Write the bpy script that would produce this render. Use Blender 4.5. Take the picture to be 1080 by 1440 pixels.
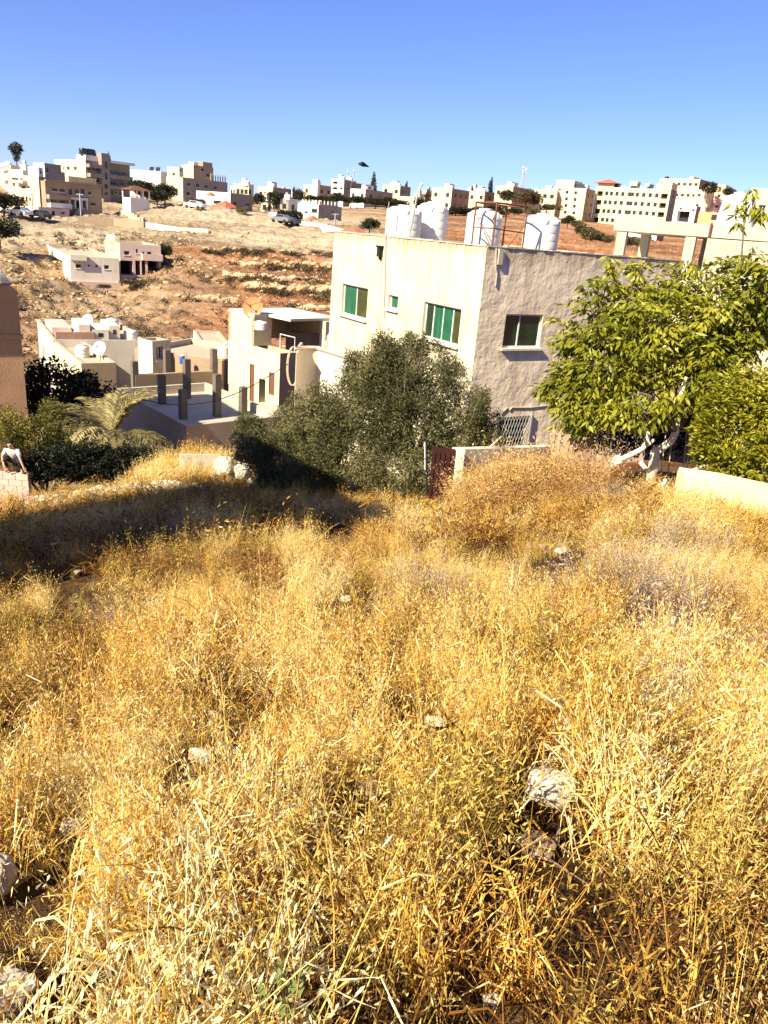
import bpy, math, random
import numpy as np
from mathutils import Vector, noise as mnoise
PI = math.pi
rad = math.radians
for o in list(bpy.data.objects):
    bpy.data.objects.remove(o)
sc = bpy.context.scene
COL = sc.collection

# ------------------------------------------------------------------ camera
F = 1080.0                       # focal length in pixels of the 1080 px wide photograph
PITCH, ROLL = rad(20.2), rad(4.75)
_cp, _sp, _cr, _sr = math.cos(PITCH), math.sin(PITCH), math.cos(ROLL), math.sin(ROLL)
FW = Vector((0, _cp, -_sp)); R0 = Vector((1, 0, 0)); U0 = Vector((0, _sp, _cp))
RT = _cr * R0 + _sr * U0
UP = -_sr * R0 + _cr * U0
cam = bpy.data.cameras.new('camera'); camo = bpy.data.objects.new('camera', cam); COL.objects.link(camo)
from mathutils import Matrix
camo.matrix_world = Matrix(((RT.x, UP.x, -FW.x, 0), (RT.y, UP.y, -FW.y, 0), (RT.z, UP.z, -FW.z, 0), (0, 0, 0, 1)))
cam.sensor_fit = 'HORIZONTAL'; cam.sensor_width = 36; cam.lens = 36 * F / 1080
cam.clip_start = 0.05; cam.clip_end = 5000
sc.camera = camo
# ------------------------------------------------------------------ light
SUN_AZ, SUN_EL = -136.0, 38.0     # compass-like: 0 = view direction (+Y), clockwise
w = bpy.data.worlds.new('World'); sc.world = w; w.use_nodes = True
nt = w.node_tree; nt.nodes.clear()
sky = nt.nodes.new('ShaderNodeTexSky'); sky.sky_type = 'NISHITA'; sky.sun_disc = False
sky.sun_elevation = rad(SUN_EL); sky.sun_rotation = rad(SUN_AZ)
sky.air_density = 1.0; sky.dust_density = 0.3; sky.ozone_density = 4.0; sky.altitude = 800
bg = nt.nodes.new('ShaderNodeBackground'); bg.inputs[1].default_value = 0.05
wo = nt.nodes.new('ShaderNodeOutputWorld')
tn = nt.nodes.new('ShaderNodeMix'); tn.data_type = 'RGBA'; tn.blend_type = 'MULTIPLY'; tn.inputs[0].default_value = 1
tn.inputs[7].default_value = (.93, .96, 1.42, 1)
gm = nt.nodes.new('ShaderNodeGamma'); gm.inputs[1].default_value = 1.05
nt.links.new(sky.outputs[0], gm.inputs[0]); nt.links.new(gm.outputs[0], tn.inputs[6]); nt.links.new(tn.outputs[2], bg.inputs[0]); nt.links.new(bg.outputs[0], wo.inputs[0])
sun = bpy.data.lights.new('sun', 'SUN'); suno = bpy.data.objects.new('sun', sun); COL.objects.link(suno)
sun.energy = 5.0; sun.angle = rad(0.5); sun.color = (1.0, 0.90, 0.70)
_a, _e = rad(SUN_AZ), rad(SUN_EL)
SUNV = Vector((math.sin(_a) * math.cos(_e), math.cos(_a) * math.cos(_e), math.sin(_e)))   # towards the sun
suno.rotation_euler = SUNV.to_track_quat('Z', 'Y').to_euler()
vs = sc.view_settings
vs.view_transform = 'Standard'; vs.look = 'None'; vs.exposure = 1.24; vs.gamma = 1; vs.use_curve_mapping = False
sc.cycles.max_bounces = 6; sc.cycles.diffuse_bounces = 2; sc.cycles.transparent_max_bounces = 8
sc.cycles.use_denoising = True
sc.cycles.use_adaptive_sampling = True
sc.cycles.adaptive_threshold = 0.02

# ------------------------------------------------------------------ from photograph to place
def ray(u, v):
    return FW + (u - 540) / F * RT - (v - 720) / F * UP
def P(u, v, d):
    """point seen at photo pixel (u,v), d metres away over the ground"""
    r = ray(u, v); return r * (d / math.hypot(r.x, r.y))
def azr(u, v):
    r = ray(u, v); return math.atan2(r.x, r.y)
def tel(u, v):
    r = ray(u, v); return r.z / math.hypot(r.x, r.y)
def AZ(deg):
    return Vector((math.sin(rad(deg)), math.cos(rad(deg)), 0))

# ------------------------------------------------------------------ mesh building
class MB:
    def __init__(s): s.v = []; s.f = []; s.m = []; s.cur = 0
    def quad(s, a, b, c, d):
        n = len(s.v); s.v += [Vector(a), Vector(b), Vector(c), Vector(d)]; s.f.append((n, n+1, n+2, n+3)); s.m.append(s.cur)
    def poly(s, pts):
        n = len(s.v); s.v += [Vector(p) for p in pts]; s.f.append(tuple(range(n, n+len(pts)))); s.m.append(s.cur)
    def obox(s, O, X, Y, Z):
        O, X, Y, Z = Vector(O), Vector(X), Vector(Y), Vector(Z)
        n = len(s.v)
        s.v += [O, O+X, O+X+Y, O+Y, O+Z, O+X+Z, O+X+Y+Z, O+Y+Z]
        fl = [(0,3,2,1),(4,5,6,7),(0,1,5,4),(1,2,6,5),(2,3,7,6),(3,0,4,7)]
        if X.cross(Y).dot(Z) < 0: fl = [tuple(reversed(q)) for q in fl]
        for q in fl: s.f.append(tuple(n+i for i in q)); s.m.append(s.cur)
    def box(s, x0, x1, y0, y1, z0, z1): s.obox((x0,y0,z0), (x1-x0,0,0), (0,y1-y0,0), (0,0,z1-z0))
    def tube(s, pts, rr, n=8, cap=True):
        pts = [Vector(p) for p in pts]
        if not hasattr(rr, '__len__'): rr = [rr]*len(pts)
        base = len(s.v); prev = None
        for i, p in enumerate(pts):
            t = (pts[min(i+1, len(pts)-1)] - pts[max(i-1, 0)])
            t = t.normalized() if t.length > 1e-9 else Vector((0,0,1))
            a = prev if prev else (Vector((1,0,0)) if abs(t.x) < .8 else Vector((0,1,0)))
            x = (a - t*a.dot(t)).normalized(); y = t.cross(x); prev = x
            for k in range(n):
                q = 2*PI*k/n; s.v.append(p + (x*math.cos(q) + y*math.sin(q))*rr[i])
        for i in range(len(pts)-1):
            for k in range(n):
                a = base+i*n+k; b = base+i*n+(k+1)%n
                s.f.append((a, b, b+n, a+n)); s.m.append(s.cur)
        if cap:
            s.f.append(tuple(base+k for k in reversed(range(n)))); s.m.append(s.cur)
            e = base+(len(pts)-1)*n; s.f.append(tuple(e+k for k in range(n))); s.m.append(s.cur)
    def lathe(s, c, prof, n=24, ax=None):
        """prof: list of (r, z) from bottom to top around c"""
        c = Vector(c); base = len(s.v)
        for r, z in prof:
            for k in range(n):
                q = 2*PI*k/n; s.v.append(c + Vector((r*math.cos(q), r*math.sin(q), z)))
        for i in range(len(prof)-1):
            for k in range(n):
                a = base+i*n+k; b = base+i*n+(k+1)%n
                s.f.append((a, b, b+n, a+n)); s.m.append(s.cur)
        s.f.append(tuple(base+k for k in reversed(range(n)))); s.m.append(s.cur)
        e = base+(len(prof)-1)*n; s.f.append(tuple(e+k for k in range(n))); s.m.append(s.cur)
    def blob(s, c, r, seed=0, rough=.25, sub=2, sq=(1,1,1), facet=False):
        import bmesh
        bm = bmesh.new(); bmesh.ops.create_icosphere(bm, subdivisions=sub, radius=1)
        n = len(s.v); c = Vector(c); off = Vector((seed*3.17, seed*1.7, seed*.9))
        for vv in bm.verts:
            k = 1 + rough*mnoise.noise(vv.co*1.3+off) + rough*.5*mnoise.noise(vv.co*3.1+off)
            if facet: k = round(k*5)/5*.6+k*.4
            s.v.append(c + Vector((vv.co.x*sq[0], vv.co.y*sq[1], vv.co.z*sq[2]))*r*k)
        for ff in bm.faces: s.f.append(tuple(n+vv.index for vv in ff.verts)); s.m.append(s.cur)
        bm.free()
    def build(s, name, mats, parent=None, loc=None, smooth=False):
        me = bpy.data.meshes.new(name)
        if loc is None: loc = parent_loc(parent) if parent else Vector((0,0,0))
        loc = Vector(loc)
        me.from_pydata([tuple(p-loc) for p in s.v], [], s.f)
        if not isinstance(mats, (list, tuple)): mats = [mats]
        for m in mats: me.materials.append(m)
        if len(mats) > 1: me.polygons.foreach_set('material_index', s.m)
        if smooth: me.polygons.foreach_set('use_smooth', [True]*len(me.polygons))
        o = bpy.data.objects.new(name, me); COL.objects.link(o)
        if parent:
            o.parent = parent
            o.location = loc - parent_loc(parent)
        else: o.location = loc
        return o
def parent_loc(o):
    p = Vector(o.location)
    while o.parent: o = o.parent; p += Vector(o.location)
    return p
def tag(o, label=None, cat=None, group=None, kind=None):
    if label: o['label'] = label
    if cat: o['category'] = cat
    if group: o['group'] = group
    if kind: o['kind'] = kind
    return o
def empty(name, loc, label, cat, group=None):
    o = bpy.data.objects.new(name, None); o.empty_display_size = .3; COL.objects.link(o); o.location = loc
    return tag(o, label, cat, group)
def npmesh(name, V, Q, mat, attrs=None, loc=(0,0,0), parent=None, smooth=False):
    """numpy mesh: V (n,3), Q (m,3|4)"""
    me = bpy.data.meshes.new(name); V = np.asarray(V, np.float32) - np.asarray(loc, np.float32)
    k = Q.shape[1]
    me.vertices.add(len(V)); me.vertices.foreach_set('co', V.ravel())
    me.loops.add(Q.size); me.loops.foreach_set('vertex_index', Q.astype(np.int32).ravel())
    me.polygons.add(len(Q)); me.polygons.foreach_set('loop_start', np.arange(0, Q.size, k, dtype=np.int32))
    me.polygons.foreach_set('loop_total', np.full(len(Q), k, np.int32))
    me.update(calc_edges=True)
    for n, a in (attrs or {}).items():
        at = me.attributes.new(n, 'FLOAT', 'POINT'); at.data.foreach_set('value', np.asarray(a, np.float32))
    me.materials.append(mat)
    if smooth: me.polygons.foreach_set('use_smooth', np.ones(len(Q), bool))
    o = bpy.data.objects.new(name, me); COL.objects.link(o)
    if parent:
        o.parent = parent; o.location = Vector(loc) - parent_loc(parent)
    else: o.location = loc
    return o

# ------------------------------------------------------------------ materials
def _nt(name):
    m = bpy.data.materials.new(name); m.use_nodes = True; n = m.node_tree
    b = n.nodes['Principled BSDF']; b.inputs['Specular IOR Level'].default_value = .25
    return m, n, b
def _noise(n, scale, detail=6, vec=None, rough=.6):
    t = n.nodes.new('ShaderNodeTexNoise'); t.inputs['Scale'].default_value = scale; t.inputs['Detail'].default_value = detail; t.inputs['Roughness'].default_value = rough
    if vec: n.links.new(vec, t.inputs['Vector'])
    return t.outputs['Fac']
def _coord(n, sc_=(1,1,1)):
    tc = n.nodes.new('ShaderNodeTexCoord'); mp = n.nodes.new('ShaderNodeMapping'); mp.inputs['Scale'].default_value = sc_
    n.links.new(tc.outputs['Object'], mp.inputs['Vector']); return mp.outputs['Vector']
def _ramp(n, fac, stops):
    r = n.nodes.new('ShaderNodeValToRGB'); e = r.color_ramp.elements
    while len(e) > 1: e.remove(e[0])
    e[0].position = stops[0][0]; e[0].color = (*stops[0][1], 1)
    for p, c in stops[1:]:
        q = e.new(p); q.color = (*c, 1)
    n.links.new(fac, r.inputs['Fac']); return r.outputs['Color']
def _mix(n, fac, a, b, mode='MIX'):
    x = n.nodes.new('ShaderNodeMix'); x.data_type = 'RGBA'; x.blend_type = mode
    if hasattr(fac, 'links') or hasattr(fac, 'is_linked'): n.links.new(fac, x.inputs[0])
    else: x.inputs[0].default_value = fac
    for i, q in ((6, a), (7, b)):
        if isinstance(q, tuple): x.inputs[i].default_value = (*q, 1)
        else: n.links.new(q, x.inputs[i])
    return x.outputs[2]
def _bump(n, b, h, dist, strength=.6):
    bp = n.nodes.new('ShaderNodeBump'); bp.inputs['Distance'].default_value = dist; bp.inputs['Strength'].default_value = strength
    n.links.new(h, bp.inputs['Height']); n.links.new(bp.outputs[0], b.inputs['Normal'])
def plaster(name, col, stain, scale=1.0, streak=.5, bump=.02, amt=.6, edge=None, finew=1.0):
    """render with blotches, vertical rain streaks and a trowelled relief"""
    m, n, b = _nt(name); v = _coord(n)
    blot = _ramp(n, _noise(n, .9*scale, 8, v), [(.38, (0,0,0)), (.68, (1,1,1))])
    vs_ = _coord(n, (3.2*scale, 3.2*scale, .35*scale))
    strk = _ramp(n, _noise(n, 1.6, 7, vs_), [(.5, (0,0,0)), (.72, (1,1,1))])
    c = _mix(n, blot, col, tuple(.5*a+.5*s for a, s in zip(col, stain)))
    f = n.nodes.new('ShaderNodeMath'); f.operation = 'MULTIPLY'; f.inputs[1].default_value = streak
    n.links.new(strk, f.inputs[0])
    c = _mix(n, f.outputs[0], c, stain)
    fine = _noise(n, 22*scale, 4, v)
    c = _mix(n, .25, c, _ramp(n, fine, [(.3, tuple(.6*a for a in col)), (.7, tuple(min(1, 1.15*a) for a in col))]))
    if edge:   # drip stains hanging from the roof edge: edge = (z of wall top, length)
        sp = n.nodes.new('ShaderNodeSeparateXYZ'); tc = n.nodes.new('ShaderNodeTexCoord'); n.links.new(tc.outputs['Object'], sp.inputs[0])
        mr = n.nodes.new('ShaderNodeMapRange'); mr.inputs[1].default_value = edge[0]-edge[1]; mr.inputs[2].default_value = edge[0]
        n.links.new(sp.outputs[2], mr.inputs[0])
        ad = n.nodes.new('ShaderNodeMath'); ad.operation = 'MULTIPLY_ADD'; ad.inputs[1].default_value = .62
        n.links.new(mr.outputs[0], ad.inputs[0]); n.links.new(_noise(n, 2.6, 6, _coord(n, (3.4, 3.4, .3))), ad.inputs[2])
        c = _mix(n, _ramp(n, ad.outputs[0], [(.66,(0,0,0)),(1.0,(.85,.85,.85))]), c, tuple(.7*q for q in stain))
    n.links.new(c, b.inputs['Base Color']); b.inputs['Roughness'].default_value = .9
    h = n.nodes.new('ShaderNodeMath'); h.operation = 'ADD'
    n.links.new(_noise(n, 2.2*scale, 5, v, .55), h.inputs[0])
    fm = n.nodes.new('ShaderNodeMath'); fm.operation = 'MULTIPLY'; fm.inputs[1].default_value = finew; n.links.new(fine, fm.inputs[0]); n.links.new(fm.outputs[0], h.inputs[1])
    _bump(n, b, h.outputs[0], bump, amt)
    return m
def plain(name, col, rough=.6, metal=0, var=.15, scale=8, bump=0, spec=.25):
    m, n, b = _nt(name); v = _coord(n)
    c = _ramp(n, _noise(n, scale, 6, v), [(.3, tuple(max(0, a*(1-var)) for a in col)), (.7, tuple(min(1, a*(1+var)) for a in col))])
    n.links.new(c, b.inputs['Base Color']); b.inputs['Roughness'].default_value = rough; b.inputs['Metallic'].default_value = metal
    b.inputs['Specular IOR Level'].default_value = spec
    if bump: _bump(n, b, _noise(n, scale*2, 5, v), bump)
    return m
def leafmat(name, stops, trans=.35, rough=.5, spec=.3):
    """colour from the 'tint' attribute of each leaf, part of the light passing through"""
    m, n, b = _nt(name)
    a = n.nodes.new('ShaderNodeAttribute'); a.attribute_name = 'tint'
    c = _ramp(n, a.outputs['Fac'], stops)
    n.links.new(c, b.inputs['Base Color']); b.inputs['Roughness'].default_value = rough; b.inputs['Specular IOR Level'].default_value = spec
    t = n.nodes.new('ShaderNodeBsdfTranslucent'); n.links.new(c, t.inputs['Color'])
    mx = n.nodes.new('ShaderNodeMixShader'); mx.inputs[0].default_value = trans
    out = n.nodes['Material Output']
    n.links.new(b.outputs[0], mx.inputs[1]); n.links.new(t.outputs[0], mx.inputs[2]); n.links.new(mx.outputs[0], out.inputs['Surface'])
    return m
M = {}
M['cream'] = plaster('cream_plaster', (.70,.63,.43), (.40,.28,.15), 1.0, .85, .02, .5, (6.6, 1.0), .3)
M['greyplaster'] = plaster('weathered_plaster', (.93,.75,.52), (.46,.33,.21), 1.0, .7, .06, 1.0, (6.75, 1.5), .12)
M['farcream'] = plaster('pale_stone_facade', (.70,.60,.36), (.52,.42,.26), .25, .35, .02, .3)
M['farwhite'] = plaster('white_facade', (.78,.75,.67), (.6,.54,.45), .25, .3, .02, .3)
M['farbrown_shade'] = plaster('brown_stone_and_shade_facade', (.38,.28,.18), (.20,.14,.09), .25, .4, .02, .3)  # brown stone; also coats averted house sides, darkened to stand for shade
M['fargrey_shade'] = plaster('grey_render_and_shade_facade', (.32,.28,.22), (.17,.14,.11), .25, .4, .02, .3)  # grey render; shade of averted house sides is put into this colour too
M['farpink'] = plaster('pinkish_render', (.62,.46,.38), (.45,.33,.27), .25, .4, .02, .3)
M['yellow'] = plaster('pale_yellow_render', (.72,.63,.39), (.50,.38,.22), .5, .5, .015, .4)
M['orange'] = plaster('orange_brown_render', (.50,.30,.17), (.24,.13,.07), .6, .7, .02, .5)
M['terracotta'] = plaster('orange_render', (.70,.33,.16), (.5,.25,.15), .3, .3, .02, .3)
M['whiteplaster'] = plaster('white_render', (.68,.61,.48), (.42,.34,.25), .6, .6, .015, .5)
M['tanroof'] = plaster('dusty_roof_screed', (.50,.41,.29), (.30,.23,.16), .5, 0, .02, .4)
M['column'] = plaster('shade_dark_concrete', (.17,.145,.115), (.08,.065,.05), 1.2, .6, .012, .5)  # concrete darkened so the colour carries the shade on the stub columns
M['concrete'] = plaster('raw_concrete', (.52,.45,.34), (.30,.25,.19), 1.2, .5, .012, .5)
M['palecon'] = plaster('pale_concrete', (.74,.68,.54), (.55,.48,.36), 1.0, .2, .012, .5)
M['glass'] = plain('dark_window_glass', (.025,.03,.032), .12, 0, .3, 2, 0, .5)
M['greenpane'] = plaster('green_window_screen', (.010,.085,.04), (.04,.17,.09), 2.2, .9, .002, .2)
M['greenpane'].node_tree.nodes['Principled BSDF'].inputs['Roughness'].default_value = .22
M['olivepane'] = plain('olive_window_screen', (.045,.05,.012), .4, 0, .4, 3, 0, .4)
M['darkgreen'] = plain('dark_green_glass', (.012,.035,.02), .15, 0, .4, 3, 0, .5)
M['farframe'] = plain('far_window_frame', (.3,.28,.25), .5, 0, .08, 5)
M['alu'] = plain('white_aluminium', (.62,.62,.58), .4, 0, .08, 5)
M['dark'] = plain('dark_interior', (.03,.026,.022), .9, 0, .2, 3)
M['rust'] = plain('rusty_steel', (.16,.07,.04), .8, 0, .35, 14, .004)
M['reddoor'] = plain('rusty_red_shade_door', (.035,.008,.006), .75, 0, .3, 6, .004)  # red darkened to stand for the olive tree's shade
M['steel'] = plain('galvanised_steel', (.45,.44,.42), .45, .5, .15, 9)
M['black'] = plain('black_rubber', (.02,.02,.02), .6, 0, .2, 6)
M['plastic'] = plaster('white_tank_plastic', (.76,.74,.68), (.50,.44,.34), 1.6, .55, .004, .3)
M['redtile'] = plain('red_roof_tiles', (.50,.13,.07), .8, 0, .25, 3, .01)
M['stone'] = plain('limestone', (.50,.43,.32), .92, 0, .5, 9, .02)
M['brownstone'] = plain('brown_stone', (.25,.17,.11), .9, 0, .35, 7, .02)
M['bark'] = plain('grey_brown_bark', (.13,.10,.075), .9, 0, .4, 12, .01)
M['whitebark'] = plain('whitewashed_bark', (.74,.66,.50), .85, 0, .22, 9, .012)
M['deadwood'] = plain('bleached_dead_wood', (.55,.44,.29), .85, 0, .3, 14, .005)
M['pallet'] = plain('weathered_pallet_wood', (.42,.27,.16), .85, 0, .35, 10, .004)
M['solar'] = plain('dark_solar_panel', (.02,.02,.03), .2, 0, .2, 3, 0, .5)
M['carwhite'] = plain('white_car_paint', (.75,.75,.74), .3, 0, .03, 3, 0, .5)
M['cardark'] = plain('dark_car_paint', (.04,.045,.05), .3, 0, .1, 3, 0, .5)
M['carsilver'] = plain('silver_car_paint', (.22,.22,.22), .35, .2, .05, 3, 0, .5)
M['sheet'] = plain('pale_sheet_metal', (.66,.68,.70), .4, .2, .08, 2)
M['blueplastic'] = plain('blue_plastic', (.04,.12,.45), .4, 0, .1, 4)
M['dish'] = plain('rusty_dish_mesh', (.45,.21,.09), .75, 0, .2, 9)
def blockmat(name, col, mortar, bw, bh, rot=0):
    m, n, b = _nt(name); tc = n.nodes.new('ShaderNodeTexCoord'); mp = n.nodes.new('ShaderNodeMapping')
    mp.inputs['Rotation'].default_value = (0, 0, rot)
    n.links.new(tc.outputs['Object'], mp.inputs['Vector'])
    sp = n.nodes.new('ShaderNodeSeparateXYZ'); cb = n.nodes.new('ShaderNodeCombineXYZ')
    n.links.new(mp.outputs[0], sp.inputs[0]); n.links.new(sp.outputs[0], cb.inputs[0]); n.links.new(sp.outputs[2], cb.inputs[1])
    t = n.nodes.new('ShaderNodeTexBrick'); t.inputs['Scale'].default_value = 1
    t.inputs['Brick Width'].default_value = bw; t.inputs['Row Height'].default_value = bh; t.inputs['Mortar Size'].default_value = .012
    t.inputs['Color1'].default_value = (*col, 1); t.inputs['Color2'].default_value = (*[.75*a for a in col], 1); t.inputs['Mortar'].default_value = (*mortar, 1)
    n.links.new(cb.outputs[0], t.inputs['Vector'])
    c = _mix(n, _ramp(n, _noise(n, 5, 6, tc.outputs['Object']), [(.35,(0,0,0)),(.75,(.6,.6,.6))]), t.outputs['Color'], tuple(.55*a for a in col))
    n.links.new(c, b.inputs['Base Color']); b.inputs['Roughness'].default_value = .92
    _bump(n, b, t.outputs['Fac'], -.01)
    return m
# ------------------------------------------------------------------ terrain
RNG = np.random.default_rng(7)
_S = [(-180,-.20),(-110,-.05),(-60,.24),(-45,.27),(-30,.28),(-15,.252),(5,.24),(12,.215),(20,.187),(30,.18),(50,.15),(100,0),(180,-.20)]
def slope(az): return float(np.interp(az, [a for a,_ in _S], [s for _,s in _S]))
# far controls per photo column: (v, distance)
_FAR = {
 0:   [(530,68),(420,90),(350,120),(314,148),(307,160),(300,178),(285,195),(262,240),(250,330)],
 150: [(500,72),(418,100),(404,107),(350,126),(317,146),(309,165),(300,180),(285,200),(270,240),(262,330)],
 270: [(490,72),(400,98),(352,118),(320,140),(297,166),(287,200),(276,260),(272,330)],
 400: [(475,74),(420,90),(365,112),(332,135),(311,160),(302,210),(292,275),(285,340)],
 540: [(475,76),(420,92),(365,115),(335,140),(312,180),(299,230),(291,295),(285,360)],
 700: [(450,80),(400,98),(350,130),(327,170),(309,230),(298,285),(290,360)],
 850: [(420,85),(380,110),(352,140),(338,180),(327,230),(319,280),(306,380)],
 1000:[(420,85),(390,105),(362,140),(348,180),(336,240),(325,290),(308,400)],
}
_D = np.array([30,38,50,60,66,72,80,90,100,110,120,130,140,150,160,170,180,200,220,240,260,280,300,330,360,420,1500.])
_AZC, _ZC = [], []
for u_, lst in _FAR.items():
    ds = [d for _, d in lst]; zs = [d*tel(u_, v) for v, d in lst]
    z30 = -1.65-slope(math.degrees(azr(u_, 400)))*30
    ds = [30, 42, 58] + ds; zs = [max(z30, -10.2)-.3, -12.2, -13.2] + zs
    _AZC.append(math.degrees(azr(u_, 400))); _ZC.append(np.interp(_D, ds, zs))
_AZC = np.array(_AZC); _ZC = np.array(_ZC)
def far_z(az, d):
    i = int(np.clip(np.searchsorted(_AZC, az)-1, 0, len(_AZC)-2))
    t = min(max((az-_AZC[i])/(_AZC[i+1]-_AZC[i]), 0), 1); t = t*t*(3-2*t)
    return float((1-t)*np.interp(d, _D, _ZC[i]) + t*np.interp(d, _D, _ZC[i+1]))
def sstep(a, b, x):
    t = min(max((x-a)/(b-a), 0), 1); return t*t*(3-2*t)
def near_z(az, d):
    dd = min(d, 26)+max(0, d-26)*.4
    z = -1.65-slope(az)*dd-.42*sstep(1.5, 7, d)*(1-.55*sstep(10, 20, az))+.55*math.exp(-((az+14.5)/3.2)**2-((d-24)/1.8)**2)
    return z
def gz(x, y, rough=True):
    d = math.hypot(x, y); az = math.degrees(math.atan2(x, y))
    zn = near_z(az, d)
    p = Vector((x, y, 0))
    if rough: zn += (.07*mnoise.noise(p*.9)+.16*mnoise.noise(p*.23))*sstep(.5, 4, d)
    if d < 24: return zn
    zf = far_z(az, d)
    if abs(az) > 60: zf = zf*max(0, 1-(abs(az)-60)/60)+zn*min(1, (abs(az)-60)/60)
    if rough:
        k = sstep(66, 76, d)*(1-sstep(180, 230, d)); tz_ = sstep(-18, -12, az)*(1-sstep(122, 136, d))
        if k > 0:
            q = 2.3
            wv = .45*mnoise.noise(p*.03)+.12*mnoise.noise(p*.15); st = math.floor(zf/q+wv); fr = zf/q+wv-st
            tz = (st+.12*fr/.8*min(1, fr/.8)+sstep(.80, .97, fr)*.88-wv)*q
            tk = (.25+.7*sstep(-17, -9, az))*(1-sstep(125, 150, d))
            zf = zf+(tz-zf)*tk*k
            zf += k*(1-.55*tz_)*(.8*mnoise.noise(p*.05)+.6*mnoise.noise(p*.19)+.6*mnoise.noise(p*.45)+.4*mnoise.noise(p*1.1))
    t = sstep(24, 34, d)
    return zn*(1-t)+zf*t
azs = np.concatenate([np.arange(-180, -62, 6), np.arange(-62, -36, 1.0), np.arange(-36, 36, .16), np.arange(36, 62, 1.0), np.arange(62, 181, 6)])
dss = np.concatenate([[.02,.3,.6], np.arange(1, 26, .5), np.arange(26, 66, 2), np.arange(66, 170, .7), np.arange(170, 250, 2.5), np.array([260,280,300,330,360,420,520,700,1000,1500.])])
na, nd = len(azs), len(dss)
TV = np.zeros((na, nd, 3)); TC = np.zeros((na, nd, 3))
for i, a in enumerate(azs):
    sa, ca = math.sin(rad(a)), math.cos(rad(a))
    for j, d in enumerate(dss):
        x, y = sa*d, ca*d; TV[i, j] = (x, y, gz(x, y))
        p = Vector((x, y, 0))
        # r: red soil, g: pale rubble, b: dry field
        red = sstep(-20, -8, a)*(1-sstep(128, 150, d))*.9 + sstep(-4, 3, a)*.75*sstep(110, 150, d) + .35*sstep(-.1, .5, mnoise.noise(p*.045))
        pale = sstep(118, 134, d)*(1-sstep(185, 210, d))*(1-sstep(-5, 1, a)) + .3*sstep(0, .5, mnoise.noise(p*.06+Vector((9,3,1))))
        TC[i, j] = (min(1, max(0, red)), min(1, max(0, pale)), 1-sstep(25, 32, d))
idx = np.arange(na*nd).reshape(na, nd)
DZ = np.zeros((na, nd)); DZ[:, 1:-1] = (TV[:, 2:, 2]-TV[:, :-2, 2])/np.maximum(dss[2:]-dss[:-2], .1)[None]
LED = np.clip((DZ-.75)/.5, 0, 1)*(dss[None] > 66)*(dss[None] < 135)
TC[..., 1] = np.maximum(TC[..., 1], LED*.95); TC[..., 0] *= 1-.3*LED
TQ = np.stack([idx[:-1,:-1], idx[:-1,1:], idx[1:,1:], idx[1:,:-1]], -1).reshape(-1, 4)[:, ::-1]
def groundmat():
    m, n, b = _nt('hillside_soil'); v = _coord(n)
    def at(nm):
        a = n.nodes.new('ShaderNodeAttribute'); a.attribute_name = nm; return a.outputs['Fac']
    dust = _ramp(n, _noise(n, .35, 8, v, .65), [(.3,(.32,.19,.095)),(.5,(.52,.35,.19)),(.7,(.66,.51,.33))])
    red = _ramp(n, _noise(n, .5, 8, v, .7), [(.3,(.24,.085,.032)),(.5,(.48,.19,.075)),(.72,(.60,.33,.165))])
    pale = _ramp(n, _noise(n, .6, 9, v, .7), [(.3,(.36,.24,.13)),(.5,(.60,.46,.29)),(.75,(.72,.62,.45))])
    vb = _coord(n, (.035, .035, 1.1))
    c = _mix(n, at('red'), dust, red); c = _mix(n, at('pale'), c, pale)
    strata = _ramp(n, _noise(n, 1.0, 6, vb, .6), [(.40,(.55,.5,.45)),(.5,(1,1,1)),(.62,(1.25,1.25,1.25))])
    c = _mix(n, .8, c, strata, 'MULTIPLY')
    rock = _ramp(n, _noise(n, 1.7, 7, v, .75), [(.56,(0,0,0)),(.64,(1,1,1))])
    c = _mix(n, rock, c, (.66,.56,.42))
    gap = _ramp(n, _noise(n, 1.1, 8, v, .8), [(.31,(1,1,1)),(.38,(0,0,0))])
    c = _mix(n, gap, c, (.10,.055,.025))
    field = _ramp(n, _noise(n, 2.5, 9, v, .7), [(.3,(.05,.025,.01)),(.5,(.14,.075,.03)),(.7,(.28,.17,.07))])
    c = _mix(n, at('field'), c, field)
    n.links.new(c, b.inputs['Base Color']); b.inputs['Roughness'].default_value = .95; b.inputs['Specular IOR Level'].default_value = .1
    _bump(n, b, _noise(n, 1.1, 9, v, .75), 1.2, 1.0)
    return m
ground = npmesh('ground', TV.reshape(-1,3), TQ, groundmat(), {'red': TC[...,0].ravel(), 'pale': TC[...,1].ravel(), 'field': TC[...,2].ravel()}, smooth=True)
tag(ground, kind='structure')

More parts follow.
